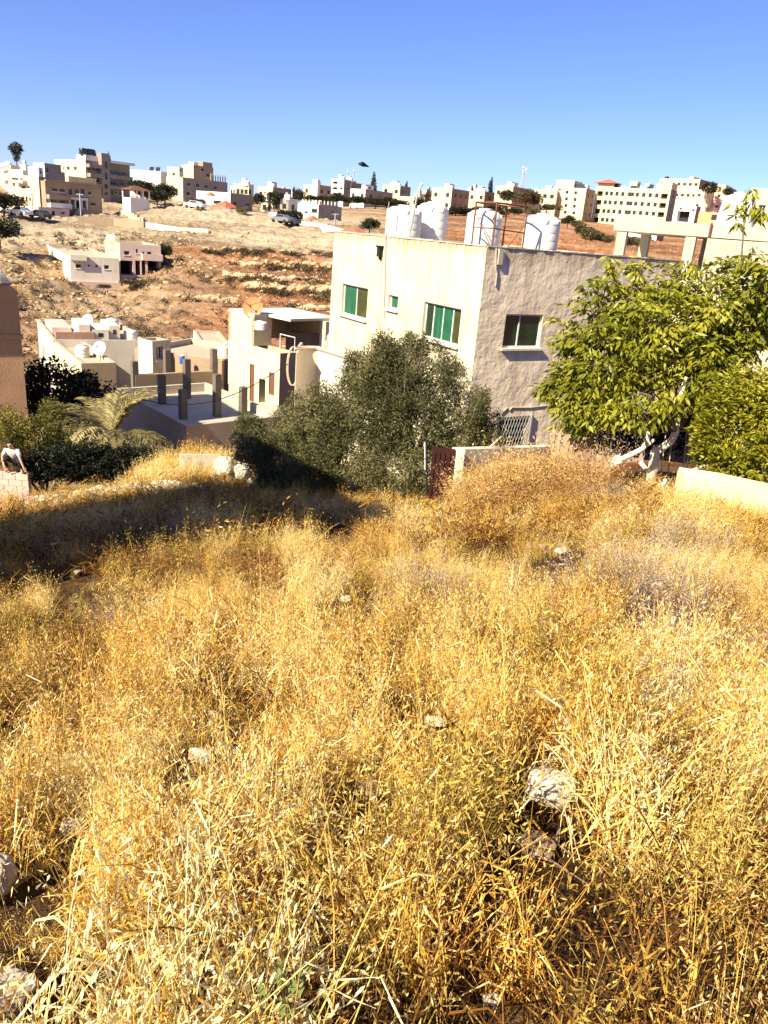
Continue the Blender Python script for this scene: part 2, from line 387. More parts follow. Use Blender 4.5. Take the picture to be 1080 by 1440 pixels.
# ------------------------------------------------------------------ buildings
def wall_holes(mb, O, S, N, s0, s1, z0, z1, holes, depth):
    """face through O along S (unit), heights absolute z; holes (a,b,c,d) in s,z; reveals go inwards"""
    ss = sorted({s0, s1, *[q for h in holes for q in h[:2]]}); zz = sorted({z0, z1, *[q for h in holes for q in h[2:4]]})
    ss = [q for q in ss if s0 <= q <= s1]; zz = [q for q in zz if z0 <= q <= z1]
    flip = S.cross(Vector((0,0,1))).dot(N) < 0
    def pt(s, z, k=0): p = O+S*s-N*k; return Vector((p.x, p.y, z))
    def q(a, b, c, d):
        if flip: mb.quad(d, c, b, a)
        else: mb.quad(a, b, c, d)
    for i in range(len(ss)-1):
        for j in range(len(zz)-1):
            a, b, c, d = ss[i], ss[i+1], zz[j], zz[j+1]; cs, cz = (a+b)/2, (c+d)/2
            if any(h[0] < cs < h[1] and h[2] < cz < h[3] for h in holes): continue
            q(pt(a,c), pt(b,c), pt(b,d), pt(a,d))
    for h in holes:
        a, b, c, d = max(h[0], s0), min(h[1], s1), max(h[2], z0), min(h[3], z1)
        k = h[4] if len(h) > 4 else depth
        q(pt(a,c), pt(b,c), pt(b,c,k), pt(a,c,k)); q(pt(a,d,k), pt(b,d,k), pt(b,d), pt(a,d))
        q(pt(a,c,k), pt(a,d,k), pt(a,d), pt(a,c)); q(pt(b,c), pt(b,d), pt(b,d,k), pt(b,c,k))
class Bld:
    """a flat-roofed block seen on its nearest corner: photo column of the corner and of both far edges, and its distance"""
    def __init__(s, name, label, cat, uc, vt, vb, ul, ur, d, aL=-52, par=.5, group=None, sink=2.5, wl=None, wr=None, ztop=None):
        vm = (vt+vb)/2
        c = P(uc, vt, d); s.O = Vector((c.x, c.y, 0)); s.d = d
        s.zt = d*tel(uc, vt) if ztop is None else ztop
        s.zb = d*tel(uc, vb)
        s.L = AZ(aL); s.R = AZ(aL+90); s.par = par
        def run(D, u):
            r = ray(u, vt); den = D.x*r.y-D.y*r.x
            return -(s.O.x*r.y-s.O.y*r.x)/den
        s.wl = wl or run(s.L, ul); s.wr = wr or run(s.R, ur)
        if not (0 < s.wl < 60 and 0 < s.wr < 40): print('ODD', name, s.wl, s.wr)
        s.zs = s.zb-sink
        s.holes = {'L': [], 'R': []}; s.jobs = []
        s.root = empty(name, s.O+s.L*s.wl/2+s.R*s.wr/2+Vector((0,0,s.zb)), label, cat, group)
    def face(s, f): return (s.L, -s.R) if f == 'L' else (s.R, -s.L)
    def px(s, f, u, v, off=0):
        S, N = s.face(f); r = ray(u, v); o = s.O+N*off
        t = o.dot(N)/Vector((r.x, r.y, 0)).dot(N); p = r*t
        return (p-o).dot(S), p.z
    def rect(s, f, u0, v0, u1, v1):
        um, vm = (u0+u1)/2, (v0+v1)/2
        a = s.px(f, u0, vm)[0]; b = s.px(f, u1, vm)[0]; c = s.px(f, um, v1)[1]; d = s.px(f, um, v0)[1]
        return min(a, b), max(a, b), c, d
    def pt(s, f, a, z, out=0):
        S, N = s.face(f); p = s.O+S*a+N*out; return Vector((p.x, p.y, z))
    def out(s, mb, f, a, b, c, d, o0, o1):
        S, N = s.face(f); mb.obox(s.pt(f, a, c, o0), S*(b-a), N*(o1-o0), (0,0,d-c))
    def win(s, f, r, name='window', depth=.18, style='plain', px=True, lab=None):
        a, b, c, d = s.rect(f, *r) if px else r
        m = .04; W = s.wl if f == 'L' else s.wr
        a = max(a, m); b = min(b, W-m); c = max(c, s.zs+.05); d = min(d, s.zt-s.par-.05)
        if b-a < .1 or d-c < .1: return None
        s.holes[f].append((a, b, c, d, depth))
        s.jobs.append((f, a, b, c, d, depth, name, style, lab)); return a, b, c, d
    def grid(s, f, n, rows, ww, wh, a0=.1, a1=.9, z0=None, pitch=3.1, skip=(), **k):
        W = s.wl if f == 'L' else s.wr; z0 = s.zb if z0 is None else z0
        for j in range(rows):
            zc = s.zt-s.par-1.55-j*pitch
            for i in range(n):
                if (i, j) in skip: continue
                t = a0+(a1-a0)*(i/(n-1) if n > 1 else .5); c = W*t
                if any(h[0]-.15 < c+ww/2 and c-ww/2 < h[1]+.15 and h[2]-.1 < zc+wh/2 and zc-wh/2 < h[3]+.1 for h in s.holes[f]): continue
                s.win(f, (c-ww/2, c+ww/2, zc-wh/2, zc+wh/2), px=False, **k)
    def done(s, ml, mr=None, mroof=None, roofname='roof'):
        mr_ = mr or ml; mroof = mroof or M['tanroof']
        ml_parts = MB(); rp = MB() if mr else ml_parts
        O, L, R = s.O, s.L, s.R
        wall_holes(ml_parts, O, L, -R, 0, s.wl, s.zs, s.zt, s.holes['L'], .18)
        wall_holes(rp, O, R, -L, 0, s.wr, s.zs, s.zt, s.holes['R'], .18)
        q = rp
        def z(p, h): return Vector((p.x, p.y, h))
        A, B, C, D = O, O+L*s.wl, O+L*s.wl+R*s.wr, O+R*s.wr
        ml_parts.quad(z(C, s.zs), z(B, s.zs), z(B, s.zt), z(C, s.zt)); ml_parts.quad(z(D, s.zs), z(C, s.zs), z(C, s.zt), z(D, s.zt))
        k = .2; a, b, c, d = A+(L+R)*k, B+(R-L)*k, C-(L+R)*k, D+(L-R)*k; zr = s.zt-s.par
        rf = MB()
        for p0, p1, i0, i1 in ((A,B,a,b),(B,C,b,c),(C,D,c,d),(D,A,d,a)):
            rf.quad(z(p0, s.zt), z(p1, s.zt), z(i1, s.zt), z(i0, s.zt)); rf.quad(z(i0, s.zt), z(i1, s.zt), z(i1, zr), z(i0, zr))
        rf.quad(z(a, zr), z(b, zr), z(c, zr), z(d, zr))
        ml_parts.build('wall', ml, s.root)
        if mr: tag(rp.build('wall', mr, s.root), 'wall face turned away from the sun')  # darker coats used on this face stand for its shade
        rf.build(roofname, mroof, s.root)
        for f, a, b, c, d, dep, name, style, lab in s.jobs:
            m = MB(); S, N = s.face(f)
            if style == 'void':
                m.quad(s.pt(f,a,c,-dep), s.pt(f,b,c,-dep), s.pt(f,b,d,-dep), s.pt(f,a,d,-dep)); o = m.build(name, M['dark'], s.root)
            elif style == 'door':
                s.out(m, f, a, b, c, d, -dep+.005, -dep+.05); o = m.build(name, M['rust'], s.root)
            else:
                t = min(.07, (b-a)*.12); far = s.d > 90
                if far: t = .045
                m.cur = 0; s.out(m, f, a, b, c, c+t, -dep, -dep+.06); s.out(m, f, a, b, d-t, d, -dep, -dep+.06)
                s.out(m, f, a, a+t, c+t, d-t, -dep, -dep+.06); s.out(m, f, b-t, b, c+t, d-t, -dep, -dep+.06)
                if not far: s.out(m, f, (a+b)/2-t/2, (a+b)/2+t/2, c+t, d-t, -dep, -dep+.05)
                m.cur = 1; m.quad(s.pt(f,a,c,-dep+.02), s.pt(f,b,c,-dep+.02), s.pt(f,b,d,-dep+.02), s.pt(f,a,d,-dep+.02))
                m.cur = 2; s.out(m, f, a-.08, b+.08, c-.1, c-.005, 0, .07)
                o = m.build(name, [M['farframe' if far else 'alu'], M['glass'], M['palecon']], s.root)
            if lab: tag(o, lab)
        return s
    def balcony(s, f, r, depth=1.2, mat=None, h=None):
        a, b, c, d = s.rect(f, *r); W = s.wl if f == 'L' else s.wr; a = max(a, .05); b = min(b, W-.05)
        m = MB(); s.out(m, f, a, b, c, c+.15, .003, depth); s.out(m, f, a, b, c+.15, d, depth-.12, depth)
        s.out(m, f, a, a+.12, c+.15, d, .003, depth-.12); s.out(m, f, b-.12, b, c+.15, d, .003, depth-.12)
        return m.build('balcony', mat or M['farwhite'], s.root)
    def roofbox(s, a0, a1, b0, b1, h, mat, name='stairhead', win_=False):
        """box standing on the roof: fractions along L and R"""
        m = MB(); zr = s.zt-s.par; o = s.O+s.L*(a0*s.wl)+s.R*(b0*s.wr)
        m.obox((o.x, o.y, zr+.003), s.L*((a1-a0)*s.wl), s.R*((b1-b0)*s.wr), (0,0,h))
        ob = m.build(name, mat, s.root)
        if win_:
            w_ = MB(); c = o+s.R*((b1-b0)*s.wr*.35)-s.L*.02
            w_.obox((c.x, c.y, zr+h*.45), s.R*((b1-b0)*s.wr*.3), s.L*.015, (0,0,h*.3)); w_.build('window', M['glass'], ob)
        return ob
    def rpos(s, a, b): p = s.O+s.L*(a*s.wl)+s.R*(b*s.wr); return Vector((p.x, p.y, s.zt-s.par))
_tank_src = {}
def small_tank(pos, r, h, label, group, mat='plastic'):
    if mat not in _tank_src:
        m = MB(); m.lathe((0,0,0), [(.96,0),(1,.04),(1,.2),(.97,.24),(1,.28),(1,.5),(.97,.54),(1,.58),(1,.8),(.8,.93),(.3,.98),(.3,1.0)], 14)
        o = m.build('water_tank', M[mat], smooth=True); _tank_src[mat] = o
    else:
        o = _tank_src[mat].copy(); COL.objects.link(o)
    o.location = pos; o.scale = (r, r, h)
    return tag(o, label, 'water tank', group)

def hit(u, v, d0=62., d1=420., st=.6):
    q = d0
    while q < d1:
        a = P(u, v, q)
        if a.z < gz(a.x, a.y): return q
        q += st
    return d1
# ------------------------------------------------------------------ the house with the green windows
def lean(mb_pts): return mb_pts
H = Bld('corner_house', 'flat roofed two storey house, sunlit cream side and grey weathered side, green windows', 'house', 685, 347, 640, 469, 966, 24.0, aL=-32, par=.45, sink=5)
def bigwin(f, r, bars, colors, sill=True, dep=.16, label=None, grille=False, frame='alu'):
    if f == 'L': bars = [1-q for q in reversed(bars)]; colors = colors[::-1]
    a, b, c, d = H.rect(f, *r); H.holes[f].append((a, b, c, d, dep))
    S, N = H.face(f); t = .05
    m = MB(); H.out(m, f, a, b, c, c+t, -dep, -dep+.06); H.out(m, f, a, b, d-t, d, -dep, -dep+.06)
    H.out(m, f, a, a+t, c+t, d-t, -dep, -dep+.06); H.out(m, f, b-t, b, c+t, d-t, -dep, -dep+.06)
    for q in bars:
        x = a+(b-a)*q; H.out(m, f, x-.022, x+.022, c+t, d-t, -dep, -dep+.05)
    fr = m.build('window', M[frame], H.root)
    if label: tag(fr, label)
    ed = [0]+list(bars)+[1]
    for i, cn in enumerate(colors):
        p = MB(); x0 = a+(b-a)*ed[i]; x1 = a+(b-a)*ed[i+1]; k = -dep+(.035 if i % 2 else .02)
        p.quad(H.pt(f, x0, c, k), H.pt(f, x1, c, k), H.pt(f, x1, d, k), H.pt(f, x0, d, k)); p.build('pane', M[cn], fr)
    if sill:
        p = MB(); H.out(p, f, a-.07, b+.07, c-.075, c-.004, .0, .11); p.build('sill', M['palecon'], fr)
    return fr, a, b, c, d
bigwin('L', (480.5, 402, 516.5, 446), [.5], ['greenpane', 'olivepane'])
bigwin('L', (546, 415.5, 559.5, 435), [], ['greenpane'])
bigwin('L', (594, 429, 647, 481), [.22, .48, .74], ['darkgreen', 'greenpane', 'greenpane', 'olivepane'])
bigwin('R', (709, 442, 761, 489), [.42], ['darkgreen', 'darkgreen'], dep=.13)
fr, a, b, c, d = bigwin('R', (697, 586, 742, 636), [], ['dark'], sill=False, dep=.2, label='low dark opening behind a wire grille')
g = MB()
for i in range(12):
    x = a+(b-a)*i/11.; g.tube([H.pt('R', x, c, .03), H.pt('R', min(b, x+.35) if x+.35 < b else b, c+(d-c)*min(1, (b-x)/.35), .03)], .008, 5)
    g.tube([H.pt('R', x, d, .03), H.pt('R', min(b, x+.35), d-(d-c)*min(1, (b-x)/.35), .03)], .008, 5)
for x in (a-.02, b+.02): H.out(g, 'R', x-.025, x+.025, c, d+.05, .003, .09)
g.build('grille', M['steel'], fr)
H.done(M['cream'], M['greyplaster'])
cap = MB()
for f, W in (('L', H.wl), ('R', H.wr)):
    n = int(W/.35)
    for i in range(n):   # broken, uneven cement capping
        a0, a1 = W*i/n, W*(i+1)/n; h = .025+.035*random.Random(i*7+(f == 'R')).random()
        H.out(cap, f, a0+(.02 if i == 0 else 0), a1, H.zt+.002, H.zt+h, -.2, .012+.025*random.Random(i+50).random())
cap.build('parapet_cap', M['concrete'], H.root)
m = MB(); m.tube([H.pt('L', *H.px('L', 541, 448), .03), H.pt('L', *H.px('L', 543.5, 338), .03), H.pt('L', H.px('L', 544, 338)[0], H.zt+1.15, .03)], .018, 6); m.build('standpipe', M['steel'], H.root)
m = MB(); m.tube([H.pt('L', *H.px('L', 534, 462), .02), H.pt('L', *H.px('L', 535.5, 400), .025), H.pt('L', *H.px('L', 538.5, 362), .02)], .012, 5); m.build('cable', M['yellow'], H.root)
m = MB(); s_, z_ = H.px('L', 537, 353); H.out(m, 'L', s_-.09, s_+.09, z_-.2, z_+.12, .004, .16); H.out(m, 'L', s_-.13, s_+.13, z_+.12, z_+.18, .004, .2); H.out(m, 'L', s_-.04, s_+.04, z_-.3, z_-.2, .004, .1)
m.build('wall_lamp', M['black'], H.root)
m = MB(); m.tube([H.pt('L', *H.px('L', 633, 350), .012), H.pt('L', *H.px('L', 631, 395), .012)], .009, 5); m.build('cable', M['steel'], H.root)
m = MB(); H.out(m, 'R', *H.rect('R', 699, 350, 705, 372), .003, .09); m.build('junction_box', M['concrete'], H.root)
m = MB(); m.tube([H.pt('R', *H.px('R', 697, 349), .03), H.pt('R', *H.px('R', 696.5, 378), .03), H.pt('R', *H.px('R', 698, 384), .03), H.pt('R', *H.px('R', 696, 402), .03)], .022, 6); m.build('drainpipe', M['concrete'], H.root)
m = MB(); m.tube([H.pt('R', *H.px('R', *q), .02) for q in ((704,582),(713,573),(716,577),(719,573),(745,573),(790,568),(820,566))], .02, 6); m.build('conduit', M['concrete'], H.root)
# water tanks of the house
RZ = H.zt-H.par
def inset(f, u, v, k):
    a, z = H.px(f, u, v, -k); return H.pt(f, a, z, -k)
def big_tank(f, k, uc, vtop, wpx, label, seed):
    c = inset(f, uc, vtop, k); d = math.hypot(c.x, c.y); r = wpx/2/F*d*1.0; h = c.z-RZ
    t = empty('water_tank', (c.x, c.y, RZ), label, 'water tank', 'white water tanks on the corner house roof')
    m = MB(); prof = [(r*.97, .0), (r, .03)]
    z = .03; nrib = 5
    for i in range(nrib):
        z0 = .03+(h*.8-.03)*i/nrib; z1 = .03+(h*.8-.03)*(i+1)/nrib
        prof += [(r, z0+.02), (r, z1-.035), (r*.992, z1-.02), (r*.992, z1-.008), (r, z1)]
    prof += [(r*.985, h*.83), (r*.9, h*.91), (r*.72, h*.965), (r*.4, h*.985)]
    m.lathe((c.x, c.y, RZ), prof, 40)
    for q in range(8):   # moulded shoulder ribs
        a_ = 2*PI*q/8+seed; e = Vector((math.cos(a_), math.sin(a_), 0)); e2 = Vector((-e.y, e.x, 0))
        m.obox(Vector((c.x, c.y, RZ+h*.80))+e*(r*.9)-e2*.04, e2*.08, e*(r*.1), (0,0,h*.11))
    m.build('tank_body', M['plastic'], t, smooth=True)
    k = MB(); k.lathe((c.x, c.y, RZ+h*.985-.002), [(r*.36, 0), (r*.38, .01), (r*.38, .035), (r*.33, .05), (.02, .055)], 24); k.build('lid', M['plastic'], t, smooth=False)
    return t, c, r, h
T1 = big_tank('L', .95, 569.5, 289.5, 47, 'nearer white plastic tank of the touching pair on the roof, striped by a thin pole', .2)
T2 = big_tank('L', 2.5, 610, 284.5, 41, 'white plastic tank standing half hidden behind its twin, partly in its shadow', .7)
T3 = big_tank('L', 1.1, 683, 294.5, 46, 'white plastic tank inside the rusty pipe frame above the house corner', .4)
T4 = big_tank('R', 1.1, 764.5, 301.5, 46, 'ribbed white plastic tank standing alone to the right of the rusty frame', .1)
# rusty pipe frame round the third tank
cs = [inset('L', 668, 300, .35), inset('R', 697.5, 300, .3), inset('R', 741, 300, .45), inset('L', 712, 300, 2.0)]
zf = inset('R', 697, 284.5, .3).z
t = empty('tank_frame', (cs[1].x, cs[1].y, RZ), 'rusty steel pipe frame around a white roof tank', 'pipe frame')
for i, q in enumerate(cs):
    m = MB(); m.tube([(q.x, q.y, RZ+.002), (q.x, q.y, zf)], .028, 7); m.build('post', M['rust'], t)
m = MB()
for i in range(4):
    a_, b_ = cs[i], cs[(i+1) % 4]; m.tube([(a_.x, a_.y, zf-.01), (b_.x, b_.y, zf-.01)], .03, 7)
m.build('top_rail', M['rust'], t)
m = MB(); zm = zf-.72
m.tube([(cs[0].x, cs[0].y, zm), (cs[1].x, cs[1].y, zm)], .02, 6); m.tube([(cs[1].x, cs[1].y, zm), (cs[2].x, cs[2].y, zm-.05)], .022, 6)
m.tube([(cs[0].x, cs[0].y, zf-.3), (cs[1].x, cs[1].y, zf-1.3)], .014, 6); m.tube([(cs[3].x, cs[3].y, RZ+.2), (cs[2].x, cs[2].y, zm+.2)], .014, 6)
m.build('brace', M['rust'], t)
# thin pole with a bent lamp arm at the roof edge
b0 = inset('L', 575, 334, .12); dk = math.hypot(b0.x, b0.y); tp = P(588, 268, dk); tip = P(593, 259, dk)
t = empty('lamp_pole', (b0.x, b0.y, RZ), 'thin pale pole with a small bent lamp head at the roof edge before the tanks', 'lamp pole')
m = MB(); m.tube([(b0.x, b0.y, RZ), b0, tp, tp.lerp(tip, .6)], [.025, .025, .035, .035], 8); m.build('pole', M['steel'], t)
m = MB(); m.tube([tp.lerp(tip, .5), tip, tip+Vector((.05,0,.02))], [.035, .06, .03], 8); m.build('lamp_head', M['sheet'], t)

# ------------------------------------------------------------------ concrete frame and stone house on the right, behind
X = Bld('stone_house', 'pale stone house wall with a green window beside the bare concrete frame', 'house', 1130, 345, 440, 993, 1200, 36.5, aL=-62, sink=6, wr=6)
X.win('L', (1037, 350, 1055, 392), depth=.2, style='plain')
X.done(blockmat('stone_block_facing', (.60,.52,.37), (.40,.33,.24), .6, .3, rad(-152)))
FX = Bld('unfinished_storey', 'unfinished concrete frame, flat slab on square columns above the house roof', 'building frame', 1130, 320, 380, 863, 1200, 38.0, aL=-62, sink=0, wr=6)
fo, fL, fR = FX.O, FX.L, FX.R
zsl = 38*tel(940, 311); zlo = zsl-.52; zfl = 38*tel(950, 372)
def fp(a, b, z): p = fo+fL*a+fR*b; return Vector((p.x, p.y, z))
W_, Dp = FX.wl, 6.0
m = MB(); m.obox(fp(0, 0, zlo), fL*W_, fR*Dp, (0,0,zsl-zlo)); m.build('slab', M['concrete'], FX.root)
for uu in (872, 970, 1075):
    a_ = FX.px('L', uu, 340)[0]
    for bb in (.25, 5.3):
        m = MB(); m.obox(fp(a_-.22, bb-.2, zfl-1), fL*.44, fR*.4, (0,0,zlo-zfl+1-.002)); m.build('column', M['concrete'], FX.root)
m = MB(); m.obox(fp(0, 0, zfl-3.5), fL*(W_+5.5), fR*Dp, (0,0,3.3)); m.build('lower_floor', M['palecon'], FX.root)
m = MB(); a_ = FX.px('L', 998, 330)[0]; m.tube([fp(a_, -.1, zlo-1.2), fp(a_, -.1, zsl+.05)], .05, 6); m.build('drainpipe', M['rust'], FX.root)
# tall conical white tank and cream house at the right edge
c = P(1036, 300, 43); zb = 43*tel(1036, 318)
t = empty('storage_tank', (c.x, c.y, zb), 'big smooth white tank behind the concrete slab, beside the tree top', 'tank')
m = MB(); hh = 43*tel(1036, 274)-zb; m.lathe((c.x, c.y, zb-1), [(.95, 0), (1.0, .1), (.74, hh+.7), (.6, hh+.92), (.3, hh+1.05)], 32); m.build('tank_body', M['plastic'], t, smooth=True)
m = MB(); m.lathe((c.x, c.y, zb+hh+.048), [(.3, 0), (.32, .06), (.1, .1)], 20); m.build('lid', M['plastic'], t)
b = Bld('upper_house', 'cream house rising at the right edge above the concrete slab', 'house', 1150, 268, 330, 1056, 1200, 48, aL=-60, sink=6, wr=8)
b.win('L', (1066, 288, 1076, 302)); b.done(M['farcream'])

# ------------------------------------------------------------------ left edge building
ca = P(38, 570, 31.0); zt = 31*tel(24, 402); zb = gz(ca.x, ca.y)-2
D1 = AZ(-124); D2 = AZ(-34)
t = empty('orange_building', (ca.x-3, ca.y+2, zb+2), 'orange brown rendered building at the left edge with rain stains and a pale porch roof', 'building')
m = MB()
zo = 31*tel(26, 452); zp = 31*tel(30, 472)
m.obox((ca.x, ca.y, zb), D1*9, D2*7, (0,0,zo-zb)); m.build('wall', M['orange'], t)
m = MB(); o = ca-D1*.06-D2*.06; m.obox((o.x, o.y, zp-.12), D1*9.1, D2*.06, (0,0,.16)); m.build('ledge', M['orange'], t)
m = MB(); z2 = zt
m.obox((ca.x, ca.y, zo+.002), D1*1.0, D2*.4, (0,0,z2-zo)); m.obox((ca.x+D2.x*.4, ca.y+D2.y*.4, zo+.002), D2*6.6, D1*.3, (0,0,z2-zo))
q = ca+D1*1.0+D2*1.6; m.obox((q.x, q.y, zo+.002), D1*8, D2*.2, (0,0,z2-zo)); m.build('upper_wall', M['orange'], t)
m = MB(); q = ca+D1*1.0+D2*.1
for k in range(8): m.tube([(q.x+D1.x*k*.45, q.y+D1.y*k*.45, zo), (q.x+D1.x*k*.45, q.y+D1.y*k*.45, zo+.8)], .02, 5)
m.tube([(q.x, q.y, zo+.8), (q.x+D1.x*3.2, q.y+D1.y*3.2, zo+.8)], .025, 5); m.build('railing', M['rust'], t)
m = MB(); q = ca+D1*.6+D2*.2; zq = 31*tel(6, 396); m.obox((q.x-D2.x*.9, q.y-D2.y*.9, zq), D1*6, D2*2.4+Vector((0,0,.5)), (0,0,.05)); m.build('porch_roof', M['sheet'], t)

m = MB(); q = ca+D1*1.35+D2*1.9; m.obox((q.x, q.y, zt+.36), D1*7.5, D2*5, (0,0,2.8)); m.build('added_shade_storey', M['orange'], t)  # added unseen storey, set back out of view to shade the column roof

m = MB(); a_, b_, c_, d_ = P(-12, 376, 30.2), P(1, 383, 30.2), P(15, 398, 30.6), P(-12, 399, 30.6)
e = Vector((0,.04,.06)); m.poly([a_, b_, c_, d_]); m.poly([d_+e, c_+e, b_+e, a_+e])
for p0, p1 in ((a_,b_),(b_,c_),(c_,d_),(d_,a_)): m.quad(p1, p0, p0+e, p1+e)
m.build('awning', M['sheet'], t)

# the flat-roofed house off to the left whose shadow falls across the field
hsh = Vector((-math.sin(rad(SUN_AZ)), -math.cos(rad(SUN_AZ)), 0)); tS = math.tan(rad(SUN_EL))
S1, S2 = AZ(SUN_AZ+90), AZ(SUN_AZ)
t = None
for nm, q, kd, wd_, dp in (('wall', P(522, 702, 18.3), 13.6, 5.0, 7.0), ('wing_wall', P(562, 716, 14.1), 10.6, 3.75, 6.0)):
    K = q-hsh*kd; ztop = q.z+kd*tS; zb = gz(K.x, K.y)-2.5
    if t is None: t = empty('neighbour_house', (K.x+S1.x*3.5+S2.x*4, K.y+S1.y*3.5+S2.y*4, gz(K.x, K.y)), 'plain flat roofed neighbour house left of the field, outside the picture', 'house')
    m = MB(); wall_holes(m, Vector((K.x, K.y, 0)), S1, -S2, 0, wd_, zb, ztop, [(1.0, 2.4, ztop-2.8, ztop-1.5)], .2)
    for a_ in (K, K+S1*wd_):
        m.quad((a_.x, a_.y, zb), (a_.x+S2.x*dp, a_.y+S2.y*dp, zb), (a_.x+S2.x*dp, a_.y+S2.y*dp, ztop), (a_.x, a_.y, ztop))
    e = K+S2*dp; m.quad((e.x, e.y, zb), (e.x+S1.x*wd_, e.y+S1.y*wd_, zb), (e.x+S1.x*wd_, e.y+S1.y*wd_, ztop), (e.x, e.y, ztop))
    m.build(nm, M['yellow'], t)
    m = MB(); m.obox((K.x, K.y, ztop+.003), S1*wd_, S2*dp, (0,0,.12)); m.build('roof', M['tanroof'], t)
    m = MB(); o = K+S1*1.0+S2*.15; m.obox((o.x, o.y, ztop-2.8), S1*1.4, S2*.04, (0,0,1.3)); m.build('window', M['glass'], t)

# ------------------------------------------------------------------ houses down in the valley
# V1: roof slab with stub columns waiting for a next storey
dV = 36.0
cn = P(262, 600, 33.5); zsl = 36*tel(255, 588); zfl = zsl-.5
LA = azr(163, 536)
aLv = -38
V1 = Bld('unfinished_roof_house', 'grey concrete house roof with stub columns awaiting another storey', 'house', 262, 599, 628, 163, 352, 34.0, aL=-41, par=.45, sink=3)
V1.wr = 5.2
V1.done(M['fargrey_shade'], None, M['concrete'])
zr = V1.zt-V1.par
def on_plane(u, v, z):
    r = ray(u, v); return r*(z/r.z)
cols = [(188.5,508,547),(226.5,527,568),(256,548,589),(303.5,526,585),(340,544,583),(261.5,505,560),(234,492,540),(299,491,537)]
for u, v0, v1 in cols:
    p = on_plane(u+1.5, v1, zr); d_ = math.hypot(p.x, p.y); h = d_*(tel(u, v0)-tel(u, v1))
    m = MB(); a_ = .16; o = p-V1.L*a_-V1.R*a_
    m.obox((o.x, o.y, zr+.003), V1.L*2*a_, V1.R*2*a_, (0,0,h))
    for k in (.06, .26): 
        e = o+V1.L*k+V1.R*.1; m.tube([(e.x, e.y, zr+h), (e.x+.02, e.y, zr+h+.35)], .008, 4)
    m.build('column', M['column'], V1.root)
def wallseg(u0, v0, u1, v1, z, h, th, name, mat, root):
    a_, b_ = on_plane(u0, v0, z), on_plane(u1, v1, z); D = b_-a_; N = Vector((-D.y, D.x, 0)).normalized()*th
    m = MB(); m.obox((a_.x, a_.y, z+.004), (D.x, D.y, 0), N, (0,0,h)); return m.build(name, mat, root)
wallseg(191, 548, 300, 541, zr, .78, .3, 'low_wall', M['farbrown_shade'], V1.root)
o2 = Bld('rear_roof_house', 'brown walled house behind the roof with stub columns', 'house', 312, 507, 545, 190, 330, 46, aL=-72, par=.35, sink=3); o2.wr = 6
o2.done(M['farbrown_shade'], None, M['tanroof'])
m = MB()
for x, y in ((255.5,498),(268,497)):
    p = on_plane(x, y+6, o2.zt-o2.par)
p = on_plane(256, 503, o2.zt); t = empty('blue_barrel', (p.x, p.y, o2.zt-o2.par), 'small blue plastic barrel on the brown house roof', 'barrel')
m.lathe((p.x, p.y, o2.zt-o2.par+.003), [(.13,0),(.15,.05),(.15,.4),(.13,.45)], 16); m.build('barrel_body', M['blueplastic'], t, smooth=True)
m = MB(); m.lathe((p.x, p.y, o2.zt-o2.par+.455), [(.12,0),(.12,.03)], 16); m.build('lid', M['alu'], t)
# V2: pale yellow house with dish
V2 = Bld('yellow_house', 'pale yellow flat roofed house with tall brown doors and a dish on its roof', 'house', 394, 498, 570, 321, 418, 42.0, aL=-46, par=.4, sink=4)
V2.zt = 42*tel(394, 497)
for r in ((351, 512, 357.5, 566), (378, 524, 386, 556)): V2.win('L', r, name='door', style='door', depth=.12)
V2.win('L', (364, 533, 373, 568), name='doorway', style='void', depth=.5)
V2.done(M['yellow'], M['fargrey_shade'])
a0 = V2.px('L', 357, 480)[0]; zt2 = 42*tel(325, 450)
m = MB(); hl = V2.wl-a0
wall_holes(m, V2.O+V2.L*a0, V2.L, -V2.R, 0, hl, V2.zt+.003, zt2, [], .2)
A = V2.O+V2.L*a0
m.obox((A.x, A.y, V2.zt+.003), V2.L*.25, V2.R*1.2, (0,0,zt2-V2.zt)); 
B = A+V2.L*hl; m.obox((B.x, B.y, V2.zt+.003), -V2.L*.25, V2.R*4.5, (0,0,zt2-V2.zt-.01))
C = A+V2.R*4.3; m.obox((C.x-V2.L.x*a0*.8, C.y-V2.L.y*a0*.8, V2.zt-.3), V2.L*(hl+a0*.8-.3), V2.R*.2, (0,0,zt2-V2.zt+.28))
D = V2.O+V2.R*3.2+V2.L*.1; m.obox((D.x, D.y, V2.zt-.3), V2.L*.5, V2.R*.9, (0,0,zt2-V2.zt+.28))
m.build('upper_wall', M['yellow'], V2.root)
m = MB(); A2 = A-V2.L*(a0*.85); m.obox((A2.x-V2.R.x*.0+V2.R.x*.9, A2.y+V2.R.y*.9, zt2+.003), V2.L*(a0*.85-.003), V2.R*3.6, (0,0,.14)); m.obox((A.x, A.y, zt2+.003), V2.L*hl, V2.R*4.5, (0,0,.14)); m.build('roof_slab', M['palecon'], V2.root)
m = MB(); s_, z_ = V2.px('L', 370, 490)
q = V2.O+V2.L*(a0*.55)+V2.R*1.0
m.tube([(q.x, q.y, V2.zt-.4), (q.x, q.y, V2.zt+.8), (q.x-V2.L.x*1.3, q.y-V2.L.y*1.3, V2.zt+.8), (q.x-V2.L.x*1.3, q.y-V2.L.y*1.3, V2.zt-.4)], .035, 6); m.build('handrail', M['alu'], V2.root)
